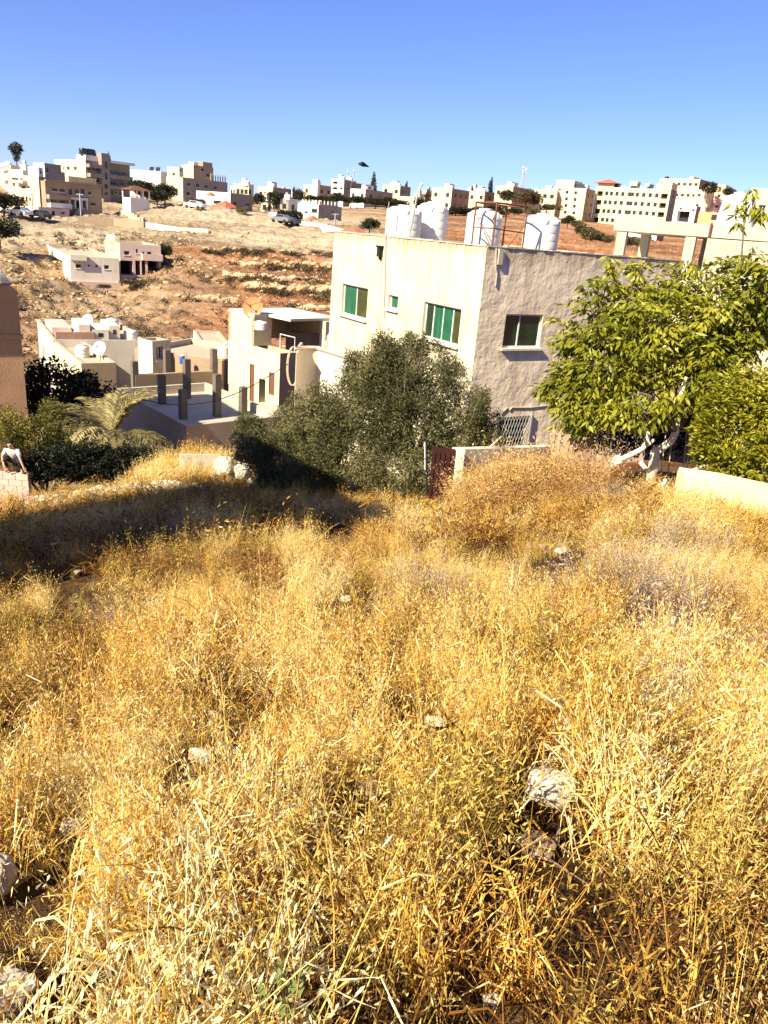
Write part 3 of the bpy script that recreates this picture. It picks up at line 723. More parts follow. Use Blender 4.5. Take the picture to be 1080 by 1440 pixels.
def dish(c, r, aim, label, mat, zbase, cat='satellite dish', name='satellite_dish'):
    aim = aim.normalized(); t = empty(name, (c.x, c.y, zbase), label, cat)
    x = aim.cross(Vector((0,0,1))).normalized(); y = x.cross(aim)
    m = MB(); n = 28; rings = [(0,0),(.35,.03),(.7,.11),(1,.23)]
    pts = [[c + (x*math.cos(2*PI*k/n)+y*math.sin(2*PI*k/n))*(rr*r) + aim*(zz*r) for k in range(n)] for rr, zz in rings]
    for i in range(3):
        for k in range(n):
            m.quad(pts[i][k], pts[i][(k+1)%n], pts[i+1][(k+1)%n], pts[i+1][k]); 
            b_ = aim*(.03*r); m.quad(pts[i+1][k]-b_, pts[i+1][(k+1)%n]-b_, pts[i][(k+1)%n]-b_, pts[i][k]-b_)
    for k in range(n): m.quad(pts[3][k], pts[3][(k+1)%n], pts[3][(k+1)%n]-aim*(.03*r), pts[3][k]-aim*(.03*r))
    m.build('reflector', mat, t)
    m = MB(); f_ = c+aim*(.8*r)
    for k in (2, 11, 20): m.tube([pts[3][k], f_], .012*r/.5, 5)
    m.tube([f_-aim*.05, f_+aim*.08], .05*r/.5, 8); m.build('feed_arm', M['rust'], t)
    m = MB(); m.tube([(c.x, c.y, zbase), (c.x, c.y, c.z-.2*r), c-aim*(.03*r)], .03, 7); m.build('mast', M['steel'], t)
    return t
q = P(356.5, 433, 44.5); dish(q, 14/F*46, Vector((-.25, -1, .35)), 'round rusty orange satellite dish on the pale yellow house roof', M['dish'], zt2+.145)
q = on_plane(367, 459, zt2+.3)
small_tank((q.x, q.y, zt2+.145), .32, .42, 'squat white tank beside the rusty dish', None)
# white rounded terrace beside the corner house
c0 = P(449, 505, 31.5); zt_ = 31.5*tel(445, 497)
t = empty('rounded_terrace', (c0.x, c0.y, -9), 'white rounded terrace wall between the yellow house and the corner house', 'terrace')
m = MB(); n = 24; r_ = .9; ln = 2.6
ctr = P(447, 505, 31.8)
path = []
for k in range(13):
    a_ = rad(200-k*8.5*1.0); path.append(ctr+Vector((math.cos(a_)*r_, math.sin(a_)*r_, 0)))
path = [ctr+Vector((-r_, 1.6, 0))]+path+[ctr+Vector((1.4, -r_-.1, 0))]
for i in range(len(path)-1):
    a_, b_ = path[i], path[i+1]; m.quad((a_.x, a_.y, -11), (b_.x, b_.y, -11), (b_.x, b_.y, zt_), (a_.x, a_.y, zt_))
m.build('wall', M['whiteplaster'], t)
m = MB(); pts = [Vector((p.x, p.y, zt_+.04)) for p in path]; m.tube(pts, .09, 6); m.build('rim', M['farpink'], t)
m = MB(); m.poly([(p.x, p.y, zt_-.5) for p in path]+[(ctr.x+1.4, ctr.y+1.6, zt_-.5)]); m.build('floor', M['tanroof'], t)
m = MB()
for k in range(3):
    o = P(454+k*4, 500, 32.6); m.obox((o.x, o.y, zt_-.5), Vector((.45-.12*k,0,0)), Vector((0,1.2,0)), (0,0,.75+.32*k))
m.build('stepped_parapet', M['farpink'], t)
b = Bld('grey_garden_wall', 'long grey wall behind the rounded terrace', 'wall', 470, 472, 500, 402, 480, 46, aL=-85, sink=4); b.wr = .3; b.par = .02; b.done(M['fargrey_shade'], None, M['concrete'], 'coping')
m = MB(); q = P(411, 515, 38)
for k in range(5):
    m.tube([q+Vector((math.cos(a_)*.28+k*.02, 0, math.sin(a_)*.95)) for a_ in np.linspace(0, 2*PI, 30)], .018, 5)
tag(m.build('hose_coil', M['deadwood'], loc=q), 'large coil of pale hose hanging in front of the dark wall', 'hose')
# V3/V4/V5: the cluster at the left
V3 = Bld('brick_parapet_house', 'tan house with stained shaded wall and flat roof edged by a brick parapet', 'house', 114, 511, 580, 76, 163, 44, aL=-34, par=.35, sink=3)
V3.win('R', (128, 527, 131, 545), depth=.1)
V3.done(M['yellow'], M['farbrown_shade'], M['tanroof'])
V3.win
brick = blockmat('pinkish_brick', (.55,.32,.22), (.45,.33,.24), .4, .2, rad(40))
A = V3.O+V3.L*V3.wl; m = MB(); m.obox((A.x+.2*V3.R.x, A.y+.2*V3.R.y, V3.zt-V3.par+.004), V3.R*(V3.wr*1.25), V3.L*.2, (0,0,.85)); m.build('parapet', brick, V3.root)
m = MB()
for k in range(9):
    p = V3.rpos(.15, .1+.09*k); m.blob((p.x, p.y, p.z+.08), .28, k, .4, 1, (1.4,.8,.35), True)
m.build('rubble', M['stone'], V3.root)
V4 = Bld('white_row_house', 'long white house with box shaped roof rooms at the foot of the red hillside', 'house', 75, 489, 545, 55, 205, 51, aL=-30, par=.3, sink=3)
V4.zt = 51*tel(75, 478)
V4.win('L', (60, 488, 64, 508)); 
V4.done(M['whiteplaster'], M['whiteplaster'])
V4.roofbox(.1, .45, .30, .42, 1.1, M['whiteplaster'], 'roof_room'); V4.roofbox(.1, .45, .44, .62, .8, M['whiteplaster'], 'roof_room', True); V4.roofbox(.15, .5, .64, .76, 1.0, M['whiteplaster'], 'roof_room', True); V4.roofbox(.35, .8, .06, .27, .6, M['farpink'], 'roof_room')
V5 = Bld('white_cube_house', 'small white cube of a house with one grey shutter behind the stub columns', 'house', 214, 480, 530, 194, 240, 47, aL=-58, par=.2, sink=3)
V5.win('R', (220, 487, 229, 506)); V5.done(M['whiteplaster'])
V6 = Bld('white_side_house', 'low white house wall between the stub columns and the yellow house', 'house', 300, 507, 560, 272, 345, 52, aL=-20, par=.2, sink=3); V6.done(M['whiteplaster'])
for lb, bb, a_, c_, r_, h_ in (('white roof tank on the tan house with the brick parapet', V3, .5, .5, .4, .7), ('white roof tank at the back of the long white house', V4, .75, .85, .45, .8), ('white roof tank at the front edge of the long white house', V4, .2, .9, .45, .75), ('small white tank on the brown walled house behind the stub columns', o2, .3, .55, .4, .7)):
    small_tank(bb.rpos(a_, c_), r_, h_, lb, None)
q = V4.rpos(.5, .5); dish(q+Vector((0,0,.9)), .42, Vector((-.3,-1,.5)), 'small pale satellite dish on the long white house roof', M['sheet'], q.z)
q = V3.rpos(.25, .8); dish(q+Vector((0,0,.8)), .4, Vector((-.2,-1,.5)), 'small pale satellite dish on the tan house with the brick parapet', M['sheet'], q.z)
# overhead cable sagging across the valley roofs
m = MB(); a_, b_ = P(150, 548, 33), P(405, 512, 36)
m.tube([a_.lerp(b_, k/16)+Vector((0,0,-1.2*math.sin(PI*k/16))) for k in range(17)], .02, 5)
tag(m.build('overhead_cable', M['black'], loc=a_), 'dark cable sagging above the roof with stub columns', 'cable')
# ------------------------------------------------------------------ far hillside houses
H1 = Bld('hillside_house', 'lone grey white house on the rocky slope with four small windows', 'house', 98, 360, 399, 66, 167, 105, aL=-30, par=.4, sink=4)
for r in ((106.5,371.5,114,377),(123.5,372,126.5,375),(134,372.5,137.5,376),(146.5,373,153.5,378.5)): H1.win('R', r)
H1.win('L', (72, 363, 88, 374), name='porch', style='void', depth=1.5)
H1.done(M['whiteplaster'], M['whiteplaster'])
m = MB(); H1.out(m, 'R', *H1.rect('R', 98.5, 358, 121, 366), .003, .5); m.build('balcony', M['whiteplaster'], H1.root)
m = MB(); H1.out(m, 'R', 0, H1.wr*1.0, H1.zs, H1.zb+.4, .003, .7); m.build('plinth', M['farpink'], H1.root)
H2 = Bld('pillared_house', 'pinkish house on the rocky slope standing on open dark ground floor pillars', 'house', 168, 342, 396, 148, 226, 108, aL=-30, par=.5, sink=4)
for r in ((174.5,353,182,358.5),(191,350,194,356),(200,354,203,357),(207,354,213,360)): H2.win('R', r)
for u0, u1 in ((169.5,187),(190.5,197.5),(199.5,205),(208,223)): H2.win('R', (u0, 366.5, u1, 387), name='open_bay', style='void', depth=2.5)
for k in range(4): H2.win('L', (150.5+k*4, 349, 152.3+k*4, 355))
H2.done(M['farcream'], M['farpink'])
H2.balcony('R', (198, 357, 226, 366), 1.2, M['farpink'])
H2.roofbox(.3, .9, .0, .12, 1.2, M['farcream'], 'parapet')

# ridge, left cluster
G1 = 'houses on the ridge to the left'
b = Bld('arcaded_house', 'brownish house at the far left edge below the palm, arches along its roof', 'house', 15, 232, 275, -14, 28, 205, aL=-30, group=G1)
b.win('R', (16.5,241,20,245)); b.win('L', (7,254,12,259)); b.win('L', (5,240,12,244)); b.done(M['farpink'], M['farbrown_shade'])
for k in range(5):
    m = MB(); p = b.rpos(.1+.18*k, .02); m.lathe((p.x, p.y, b.zt+.01), [(.9,0),(.85,.5),(.5,.9),(.1,1)], 12)
    m.build('arch', M['farwhite'], b.root)
b = Bld('cream_house', 'pale cream three storey house facing the sun beside the parked cars', 'house', 54, 248, 308, 13, 67, 178, aL=-62, group=G1)
for r in ((16,243,26,247),(28,243,33,247),(18,257,21,262),(30,261,36,265.5),(39,261.5,42,265),(23,276,27,283),(31,276,34,283.5),(36,276.5,39,284),(41,278,43.5,283)): b.win('L', (r[0], r[1]+(6 if r[1] < 248 else 0), r[2], r[3]+(6 if r[1] < 248 else 0)))
b.win('R', (60,266,64,273)); b.done(M['farcream'], M['farbrown_shade']); b.balcony('L', (25,254,38,258), 1.0, M['farpink'])
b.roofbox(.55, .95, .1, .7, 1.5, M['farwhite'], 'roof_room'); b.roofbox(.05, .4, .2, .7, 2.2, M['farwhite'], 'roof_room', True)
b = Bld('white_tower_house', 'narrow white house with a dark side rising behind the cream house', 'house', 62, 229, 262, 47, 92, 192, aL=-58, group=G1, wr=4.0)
b.win('R', (65,236,68,243)); b.done(M['farwhite'], M['fargrey_shade'])
b = Bld('dark_annex', 'dark low block with one window between white tower and villa', 'house', 71, 240, 262, 66, 91, 193, aL=-58, group=G1)
b.win('R', (82,249,87,254)); b.done(M['fargrey_shade'])
V = Bld('villa', 'brown shaded villa with arched windows, white portal and curved steps', 'house', 63, 254, 308, 57, 142, 172, aL=-50, par=.6, group=G1)
for r in ((73,264.5,81,269),(83.5,265.5,91,270),(123.5,269.5,128.5,274),(127,285,134.5,289.5),(71,281,79,286),(84,282,91,287),(62,280.5,67,286)): V.win('R', r)
for uu in (99, 107.8, 116): V.win('R', (uu-2.6, 265.5, uu+2.6, 274.5), name='arched_window')
V.win('R', (98.5,280.5,103.5,289), name='arched_window'); V.win('R', (106.5,283,112.5,293.5), name='door', style='void'); V.win('R', (115,282.5,120,292.5), name='arched_window')
V.done(M['farbrown_shade'])
m = MB(); a0, a1, c0, c1 = V.rect('R', 95, 278, 122, 281); V.out(m, 'R', a0, a1, c0, c1, .003, .5)
for uu in (97, 105, 114, 121.3):
    a = V.rect('R', uu-.8, 279, uu+.8, 295); V.out(m, 'R', a[0], a[1], a[2], c0, .003, .35)
m.build('portal', M['farwhite'], V.root)
m = MB(); a0, a1, c0, c1 = V.rect('R', 64, 286.5, 96, 292); V.out(m, 'R', max(.1, a0), a1, c0, c1, .003, 1.5); V.out(m, 'R', max(.1, a0), a1, c1, c1+.15, 1.3, 1.5); m.build('balcony', M['farwhite'], V.root)
m = MB(); a0, a1, c0, c1 = V.rect('R', 55, 274, 96, 280); V.out(m, 'R', max(.1, a0), a1, c0, c1, .003, 1.2); m.build('balcony', M['farbrown_shade'], V.root)
m = MB(); W = V.wr; V.out(m, 'R', 0, W, V.zt+.003, V.zt+.25, -.3, .5); m.build('cornice', M['farbrown_shade'], V.root)
m = MB()
for k in range(16): V.out(m, 'R', W*(.42+.032*k), W*(.42+.032*k)+.25, V.zt+.26, V.zt+1.1, -.5, -.25)
V.out(m, 'R', W*.42, W*.93, V.zt+1.1, V.zt+1.3, -.55, -.2); m.build('balustrade', M['farcream'], V.root)
m = MB(); q = V.pt('R', *V.px('R', 116, 306)); 
for k in range(6):
    m.lathe((q.x-V.L.x*.5, q.y-V.L.y*.5, V.zb-1+.35*k), [(3.2-.42*k, 0), (3.2-.42*k, .35)], 20)
m.build('curved_steps', M['fargrey_shade'], V.root)
m = MB(); a0, a1, c0, c1 = V.rect('R', 96, 292, 108, 306); S, N = V.face('R')
for k in range(8):
    V.out(m, 'R', a0+(a1-a0)*k/8, a0+(a1-a0)*(k+1)/8, V.zb-2, c0+(c1-c0)*(k+1)/8, .01, 1.0)
m.build('stairs', M['fargrey_shade'], V.root)
b = Bld('pink_annex', 'low pink rendered wing below the villa balcony', 'house', 54, 291, 309, 51, 97, 167, aL=-52, group=G1, par=.15); b.wr *= 1; b.wl = 3.5
b.win('R', (73,297,77.5,304), name='door', style='void'); b.win('R', (86,298,91,301.5)); b.done(M['farpink'])
T = Bld('balcony_block', 'white four storey block with shaded balconies, central stair tower and cypress behind', 'apartment block', 120, 225, 296, 76, 182, 198, aL=-50, group=G1)
for r in ((80,233.5,83.5,238.5),(94,234,98,239),(104,234.5,108,239),(88.5,235,90.5,238)): T.win('L', r)
rows = ((236.5,241.5),(253.5,258.5),(267,274),(274,280))
for r in ((123,236.5,127,240),(130,237,134,240.5),(136.5,238,139,241),(134.5,252,139,256.5),(152,240,156,244),(160,241,163,245),(165,242,168,246.5),(171,242.5,175,247),(152.5,254,157,259.5),(158,255.5,163,260),(168.5,256,174.5,261),(153,268,159,274),(161,269.5,163.5,272.5),(168,270,175,275)): T.win('R', r)
T.done(M['farcream'], M['fargrey_shade'])
m = MB(); a0, a1, c0, c1 = T.rect('R', 139.5, 222, 150.5, 282); T.out(m, 'R', a0, a1, T.zb-2, T.zt+1.8, -3, 1.4)
tw = m.build('stair_tower', M['fargrey_shade'], T.root)
for v0, v1 in ((228,237),(243,252),(259,265),(270,274)):
    m = MB(); q = T.rect('R', 143, v0, 146.5, v1); T.out(m, 'R', q[0], q[1], q[2], q[3], 1.403, 1.44); m.build('window', M['glass'], tw)
for r in ((119.5,231,139,236),(121,244,139,249.5),(120.5,258,139,262)): T.balcony('R', (r[0]+1.5,)+r[1:], 1.5, M['fargrey_shade'])
for r in ((151,247,182,252.5),(151,262,181,266)): T.balcony('R', r, 1.5, M['fargrey_shade'])
m = MB(); q = T.rect('R', 151, 232.5, 180, 237); T.out(m, 'R', q[0], T.wr+.5, T.zt+.003, T.zt+.5, -.6, 1.5); m.build('roof_eave', M['farwhite'], T.root)
T.roofbox(.02, .3, .02, .3, 1.6, M['farwhite'], 'roof_room')
for k in range(3):
    p = T.rpos(.12, .05+.09*k+.02*(k == 1)); small_tank((p.x, p.y, p.z+1.605), .9, 1.4, 'dark roof tank on the balcony block beside the cypress', 'dark tanks on the balcony block', 'solar')
gzb = P(196, 287, 176)
t = empty('gazebo', (gzb.x, gzb.y, 176*tel(196, 284)), 'small pavilion with dark hipped roof and low white wall', 'pavilion')
z0 = 176*tel(196, 287); z1 = 176*tel(196, 279); z2 = 176*tel(196, 268); z3 = 176*tel(196, 261.5)
Lg, Rg = AZ(-50), AZ(40); A = gzb-Lg*.2-Rg*2
m = MB()
for P_, D_ in ((A, Rg*4.2), (A, Lg*3), (A+Lg*3, Rg*4.2), (A+Rg*4.2, Lg*3)):
    e = Vector((0,0,1)).cross(D_).normalized()*.1; m.obox((P_.x, P_.y, z0-2), D_, e, (0,0,z1-z0+2))
m.build('low_wall', M['farwhite'], t)
for i in range(4):
    for j in range(2):
        if i in (0,3) or j == 0:
            q = A+Rg*(1.4*i)+Lg*(3*j); m = MB(); m.obox((q.x-.12, q.y-.12, z1), (.24,0,0), (0,.24,0), (0,0,z2-z1)); m.build('post', M['farwhite'], t)
m = MB(); cs = [A-Rg*.5-Lg*.5, A+Rg*4.7-Lg*.5, A+Rg*4.7+Lg*3.5, A-Rg*.5+Lg*3.5]; r0, r1 = A+Rg*1.6+Lg*1.5, A+Rg*2.6+Lg*1.5
zz = lambda p, z: Vector((p.x, p.y, z))
m.quad(zz(cs[0],z2), zz(cs[1],z2), zz(r1,z3), zz(r0,z3)); m.quad(zz(cs[2],z2), zz(cs[3],z2), zz(r0,z3), zz(r1,z3)); m.poly([zz(cs[1],z2), zz(cs[2],z2), zz(r1,z3)]); m.poly([zz(cs[3],z2), zz(cs[0],z2), zz(r0,z3)]); m.quad(zz(cs[3],z2), zz(cs[2],z2), zz(cs[1],z2), zz(cs[0],z2)); m.build('roof', M['rust'], t)
G2 = 'houses along the middle of the ridge'
b = Bld('white_low_house', 'white low house behind dark trees with two dark roof panels', 'house', 226, 241, 270, 183, 240, 225, aL=-68, group=G1)
b.done(M['farwhite']); 
for k in range(2):
    m = MB(); p = b.rpos(.25-.2*k, .06); m.obox((p.x, p.y, b.zt+.004), b.L*(b.wl*.14), b.R*.3+Vector((0,0,.9)), (0,0,.1)); m.build('solar_panel', M['solar'], b.root)
b = Bld('grey_block', 'long grey house with rebar stubs along its roof and a taller dark upper storey', 'house', 257, 249, 288, 234, 320, 215, aL=-50, group=G2)
for k in range(4): b.win('R', (263+k*12.5, 257+k*1.6, 267.5+k*12.5, 262+k*1.6))
b.win('R', (262, 270, 267, 275)); b.done(M['farcream'], M['fargrey_shade'])
for k in range(7):
    m = MB(); p = b.rpos(.05, .62+.055*k); m.obox((p.x, p.y, b.zt), (.25,0,0), (0,.25,0), (0,0,1.7))
    m.build('rebar_stub', M['fargrey_shade'], b.root)
b2 = Bld('upper_storey_house', 'dark stepped upper house above the long grey house', 'house', 272, 232, 262, 256, 300, 222, aL=-50, group=G2); b2.win('R', (290,244,295,249)); b2.win('R',(283,233,287,240), style='void'); b2.done(M['farcream'], M['farbrown_shade'])
b2.roofbox(.0, .5, .02, .25, 1.2, M['farwhite'], 'roof_room'); b2.roofbox(.05, .6, .5, .98, 1.6, M['farbrown_shade'], 'roof_room')
b3 = Bld('cream_end_house', 'tall cream end wall with two dark windows left of the grey house', 'house', 252, 235, 280, 235, 258, 218, aL=-52, group=G2); b3.win('R', (251.5+1.2,237,255.5,241)); b3.win('L',(242.5,243,246,247)); b3.done(M['farcream'])
b = Bld('red_roof_villa', 'white single storey villa with red tiled porch roofs and a grey side', 'house', 324, 271, 301, 276, 355, 200, aL=-58, group=G2)
b.win('R', (328,284,333,289)); b.win('R', (345,286,351,290)); b.win('L', (316,283,320,287)); b.win('L', (300,282,311,287)); b.done(M['farwhite'], M['fargrey_shade'])
def hiproof(root, c, wx, wy, h, mat, az=-58, name='porch_roof'):
    Lx, Ry = AZ(az)*wx, AZ(az+90)*wy; m = MB(); p = [c-Lx-Ry, c+Lx-Ry, c+Lx+Ry, c-Lx+Ry]; top = c+Vector((0,0,h))
    for i in range(4): m.poly([p[i], p[(i+1)%4], top])
    m.quad(p[3], p[2], p[1], p[0])
    return m.build(name, mat, root)
hiproof(b.root, P(317, 291.5, 195), 2.3, 2.3, 1.5, M['redtile']); hiproof(b.root, P(296.5, 275.5, 199), 1.0, 1.0, .9, M['redtile'])
for uu in (306, 316, 328):
    m = MB(); p = P(uu, 292, 194.5); m.obox((p.x-.2, p.y-.2, p.z-2.6), (.4,0,0), (0,.4,0), (0,0,2.6)); m.build('pillar', M['farwhite'], b.root)
b = Bld('boundary_wall', 'long dark garden wall in front of the red roofed villa', 'wall', 379, 303, 312, 316, 385, 186, aL=-82); b.wr = .4; b.par = .02; b.done(M['fargrey_shade'], None, M['fargrey_shade'], 'coping')
b = Bld('white_yard_wall', 'short white yard wall above the two parked cars', 'wall', 392, 299, 307, 378, 396, 185, aL=-70); b.wr = .4; b.par = .02; b.done(M['farwhite'], None, M['farwhite'], 'coping')
specs = [
 ('cream_box_house','cream house peeking over the red roofed villa','house',350,259,275,331,357,240,-58,'farcream',None,3,1,2,1),
 ('stacked_house','cluttered cream and brown house above the dark hedges','house',384,263,292,363,410,245,-52,'farcream','farbrown_shade',3,2,3,2),
 ('yellow_box_house','small yellow house among dark trees','house',377,280,293,367,381,215,-60,'yellow','fargrey_shade',1,1,1,1),
 ('grey_white_house','grey house with a bright white end among the trees','house',406,279,296,394,419,220,-60,'fargrey_shade','farwhite',1,1,1,1),
 ('cream_flats','cream four storey flats with a pale stair tower','apartment block',450,260,286,427,466,290,-52,'farcream','farbrown_shade',2,2,2,2),
 ('balcony_flats','white flats with three stacked balconies and masts behind','apartment block',484,252,285,466,494,295,-62,'farwhite','fargrey_shade',1,1,1,1),
 ('yellow_upper_house','small yellow house with white roof tanks behind the balconied flats','house',494,254,285,484,501,308,-62,'yellow','farbrown_shade',1,1,1,1),
 ('low_white_house','low white house with two windows and a long dark side','house',514,266,284,493,553,280,-50,'farwhite','fargrey_shade',2,1,3,1),
 ('dark_back_house','dark blank house wall behind the fir tree','house',498,257,275,494,524,315,-50,'fargrey_shade','fargrey_shade',0,0,0,0),
 ('yellow_house_roof_garden','yellow house with a planted roof terrace','house',563,261,284,538,578,300,-55,'yellow','fargrey_shade',2,2,3,1),
 ('low_cream_wall_house','long low cream house at the edge of the red earth','house',583,277,290,561,590,270,-65,'yellow','fargrey_shade',0,0,0,0),
 ('plain_cream_block','plain cream block with a windowless dark side behind the tanks','apartment block',636,265,297,608,661,270,-50,'farcream','farbrown_shade',2,3,3,3),
 ('small_cream_house','small cream house left of the tallest cypress','house',682,269,287,660,697,290,-52,'farcream','farbrown_shade',2,1,1,1),
 ('mast_house','cream house with a dark side under the antenna mast','house',722,262,288,697,752,285,-50,'farcream','farbrown_shade',2,1,0,0),
 ('school_block','long cream institutional building with a row of windows','building',784,268,296,751,790,300,-70,'yellow','fargrey_shade',5,1,0,0),
]
made = {}
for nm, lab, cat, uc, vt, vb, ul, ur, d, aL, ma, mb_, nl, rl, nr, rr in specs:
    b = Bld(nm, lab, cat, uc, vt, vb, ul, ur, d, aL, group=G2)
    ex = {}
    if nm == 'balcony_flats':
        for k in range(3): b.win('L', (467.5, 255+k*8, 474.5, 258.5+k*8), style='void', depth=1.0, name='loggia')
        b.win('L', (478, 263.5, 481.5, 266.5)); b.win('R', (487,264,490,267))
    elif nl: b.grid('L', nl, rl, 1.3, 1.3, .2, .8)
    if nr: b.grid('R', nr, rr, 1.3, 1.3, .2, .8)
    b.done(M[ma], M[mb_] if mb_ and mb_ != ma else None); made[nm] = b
    rr_ = random.Random(nm)
    if nm not in ('low_cream_wall_house', 'dark_back_house'):
        b.roofbox(.3, .55, .15, .45, 2.0, M[ma], 'stairhead', True)
        for k in range(rr_.randint(1, 3)):
            p = b.rpos(.15+.25*k, .1+.1*k); small_tank(p, .75, 1.5, 'small white tank on the roof of the '+{'cream_box_house':'cream house peeking over the red roofed villa','stacked_house':'cluttered cream and brown house','yellow_box_house':'small yellow house among trees','grey_white_house':'grey house with a white end','cream_flats':'cream four storey flats','balcony_flats':'flats with three stacked balconies','yellow_upper_house':'yellow house behind the balconied flats','low_white_house':'low white house with long dark side','yellow_house_roof_garden':'yellow house with the planted roof','plain_cream_block':'plain cream block behind the big tanks','small_cream_house':'small cream house left of the cypress','mast_house':'house under the antenna mast','school_block':'long institutional building'}[nm], 'small white tanks on far roofs')
b = made['cream_flats']; m = MB(); a0 = b.rect('L', 443, 257, 449.5, 282); b.out(m, 'L', 0.05, a0[1], b.zs, b.zt+1.6, .003, 1.2); m.build('stair_tower', M['farwhite'], b.root)
b = Bld('white_flat_house', 'white two storey house with rebar stubs, red porch and a grey side above the quarry', 'house', 448, 288, 318, 419, 481, 172, aL=-52, group=G2)
for r in ((428,297,433,300),(438,293.5,446,299.5),(428.5,308.5,432,312)): b.win('L', r)
b.win('R', (466,297,469.5,301)); b.win('R', (466,309,470,313)); b.done(M['farwhite'], M['fargrey_shade'])
hiproof(b.root, P(439.5, 309, 169), 1.2, 1.2, .9, M['redtile'], -52)
for k in range(6):
    for p in (b.rpos(.05+.16*k, .04), b.rpos(.04, .1+.15*k)):
        m = MB(); m.obox((p.x, p.y, b.zt), (.22,0,0), (0,.22,0), (0,0,.9)); m.build('rebar_stub', M['farwhite'], b.root)
def pxwall(name, lab, pts, d, h, mat, th=.3):
    """free wall following points of the photograph at distance(s) d"""
    t = MB(); pp = []
    for (u, v), dd in zip(pts, d):
        q = P(u, v, hit(u, v, 66, dd+60)-.8); pp.append(Vector((q.x, q.y, gz(q.x, q.y)+h)))
    for a, c in zip(pp[:-1], pp[1:]):
        D = c-a; N = Vector((-D.y, D.x, 0)).normalized()*th
        t.obox((a.x, a.y, a.z-h-1.5), D, N, (0,0,h+1.5))
    return tag(t.build(name, mat, loc=pp[0]), lab, 'wall')
pxwall('kerb_wall', 'long white road wall sloping down below the two storey white house', [(395,309),(424,316),(452,320),(482,328)], [165,163,160,157], .9, M['farwhite'])
pxwall('terrace_wall', 'brown stone retaining wall across the slope above the lone house', [(110,314),(160,316),(202,318)], [140,140,141], 1.3, M['farbrown_shade'])
pxwall('terrace_wall', 'pale concrete wall at the foot of the quarry cut', [(205,319.5),(250,322),(293,324)], [141,141,142], .8, M['palecon'])
m = MB()
for i in range(7):
    a = P(168+i*4.2, 298+i*2.2, hit(168+i*4.2, 300+i*2.2)-.5); a.z = gz(a.x, a.y)+.9; m.obox((a.x, a.y, a.z-2.5), (1.0,0,0), (0,1.5,0), (0,0,2.5))
tag(m.build('stepped_wall', M['yellow'], loc=P(180,306,160)), 'pale stepped wall going down the slope beside the rubble heap', 'wall')

fill = [(343,266,280,'farwhite','left of the slim cypress, low and white'),(399,268,284,'farcream','behind the grey house with a bright white end'),(413,272,286,'farwhite','under the slim cypress beside the cream flats'),(590,272,288,'yellow','right of the low cream wall house'),(604,268,286,'farcream','left of the plain cream block'),(669,264,280,'farwhite','behind the small cream house'),(757,270,286,'farwhite','between the leaning tree and the institutional building'),(772,272,286,'farcream','in front of the institutional building'),(220,246,268,'yellow','yellowish, behind the dark trees by the pavilion'),(331,262,278,'farcream','right of the long grey house'),(36,232,250,'farwhite','above the cream house at the far left'),(50,236,252,'farbrown_shade','beside the narrow white tower house'),(1000,262,282,'yellow','behind the pinkish long block'),(1018,268,286,'farwhite','on the right end of the pinkish block')]
for k, (u, vt, vb, mt, where) in enumerate(fill):
    dd = 330+7*(k % 5) if u > 330 else 215+5*k
    b = Bld('ridge_house', 'small ridge house '+where, 'house', u, vt, vb, u-7-(k % 3)*2, u+5+(k % 2)*2, dd, aL=-52, group='small ridge houses'); b.grid('L', 2, 1, 1.1, 1.2, .25, .75); b.grid('R', 1, 1, 1.1, 1.2); b.done(M[mt]); b.roofbox(.2, .5, .2, .6, 1.8, M[mt], 'stairhead', True)
# right-hand blocks
G3 = 'apartment blocks to the right of the roof tanks'
b = Bld('narrow_flats', 'tall pale yellow five storey block with a narrow brown side', 'apartment block', 825, 265, 316, 781, 838, 300, aL=-58, group=G3)
for i, uu in enumerate((797.5, 809.5)):
    for j in range(4): b.win('L', (uu-2-j*.9, 268+j*9.4+i, uu+2-j*.9, 272.5+j*9.4+i))
b.win('L', (785,258+6,789,262+6)); b.grid('R', 2, 5, 1.1, 1.2, .25, .75); b.done(M['yellow'], M['farbrown_shade'])
b.roofbox(.42, .99, .02, .9, 2.9, M['yellow'], 'upper_storey', True)
b.roofbox(.05, .2, .2, .5, 1.8, M['farwhite'], 'stairhead')
def panel(b, a, c):
    m = MB(); p = b.rpos(a, c); m.obox((p.x, p.y, p.z+.5), b.L*2.2, b.R*.6+Vector((0,0,1.3)), (0,0,.1)); m.build('solar_panel', M['solar'], b.root)
panel(b, .3, .1); panel(b, .1, .05)
b = Bld('long_flats', 'long cream six storey apartment block with rows of windows and corner loggias', 'apartment block', 944, 266.5, 318, 838, 953, 300, aL=-54, group=G3)
W = b.wl
for j in range(5):
    zc = b.zt-b.par-1.6-j*2.95
    b.win('L', (W*.895, W*.975, zc-.95, zc+.7), px=False, name='loggia', style='void', depth=1.3)
    b.win('L', (W*.03, W*.115, zc-.95, zc+.7), px=False, name='loggia', style='void', depth=1.3)
    for i, t_ in enumerate((.17,.255,.34,.425,.49,.53,.62,.70,.775,.84)):
        w_ = 1.2
        b.win('L', (W*t_-w_/2, W*t_+w_/2, zc-.65, zc+.7), px=False)
b.grid('R', 1, 4, 1.1, 1.2, .5, .5); b.done(M['farcream'], M['fargrey_shade'])
b.roofbox(.12, .2, .1, .5, 2.3, M['farcream'], 'stairhead', True); b.roofbox(.3, .36, .1, .6, 2.1, M['farwhite'], 'stairhead'); b.roofbox(.46, .56, .1, .6, 2.7, M['farcream'], 'stairhead', True); b.roofbox(.0, .13, .0, .9, 2.6, M['farcream'], 'upper_storey')
hiproof(b.root, b.rpos(.87, .3)+Vector((0,0,1.8)), 4.2, 3.0, 1.5, M['redtile'], -54, 'red_roof')
b.roofbox(.76, .98, .03, .6, 1.75, M['farcream'], 'roof_room')
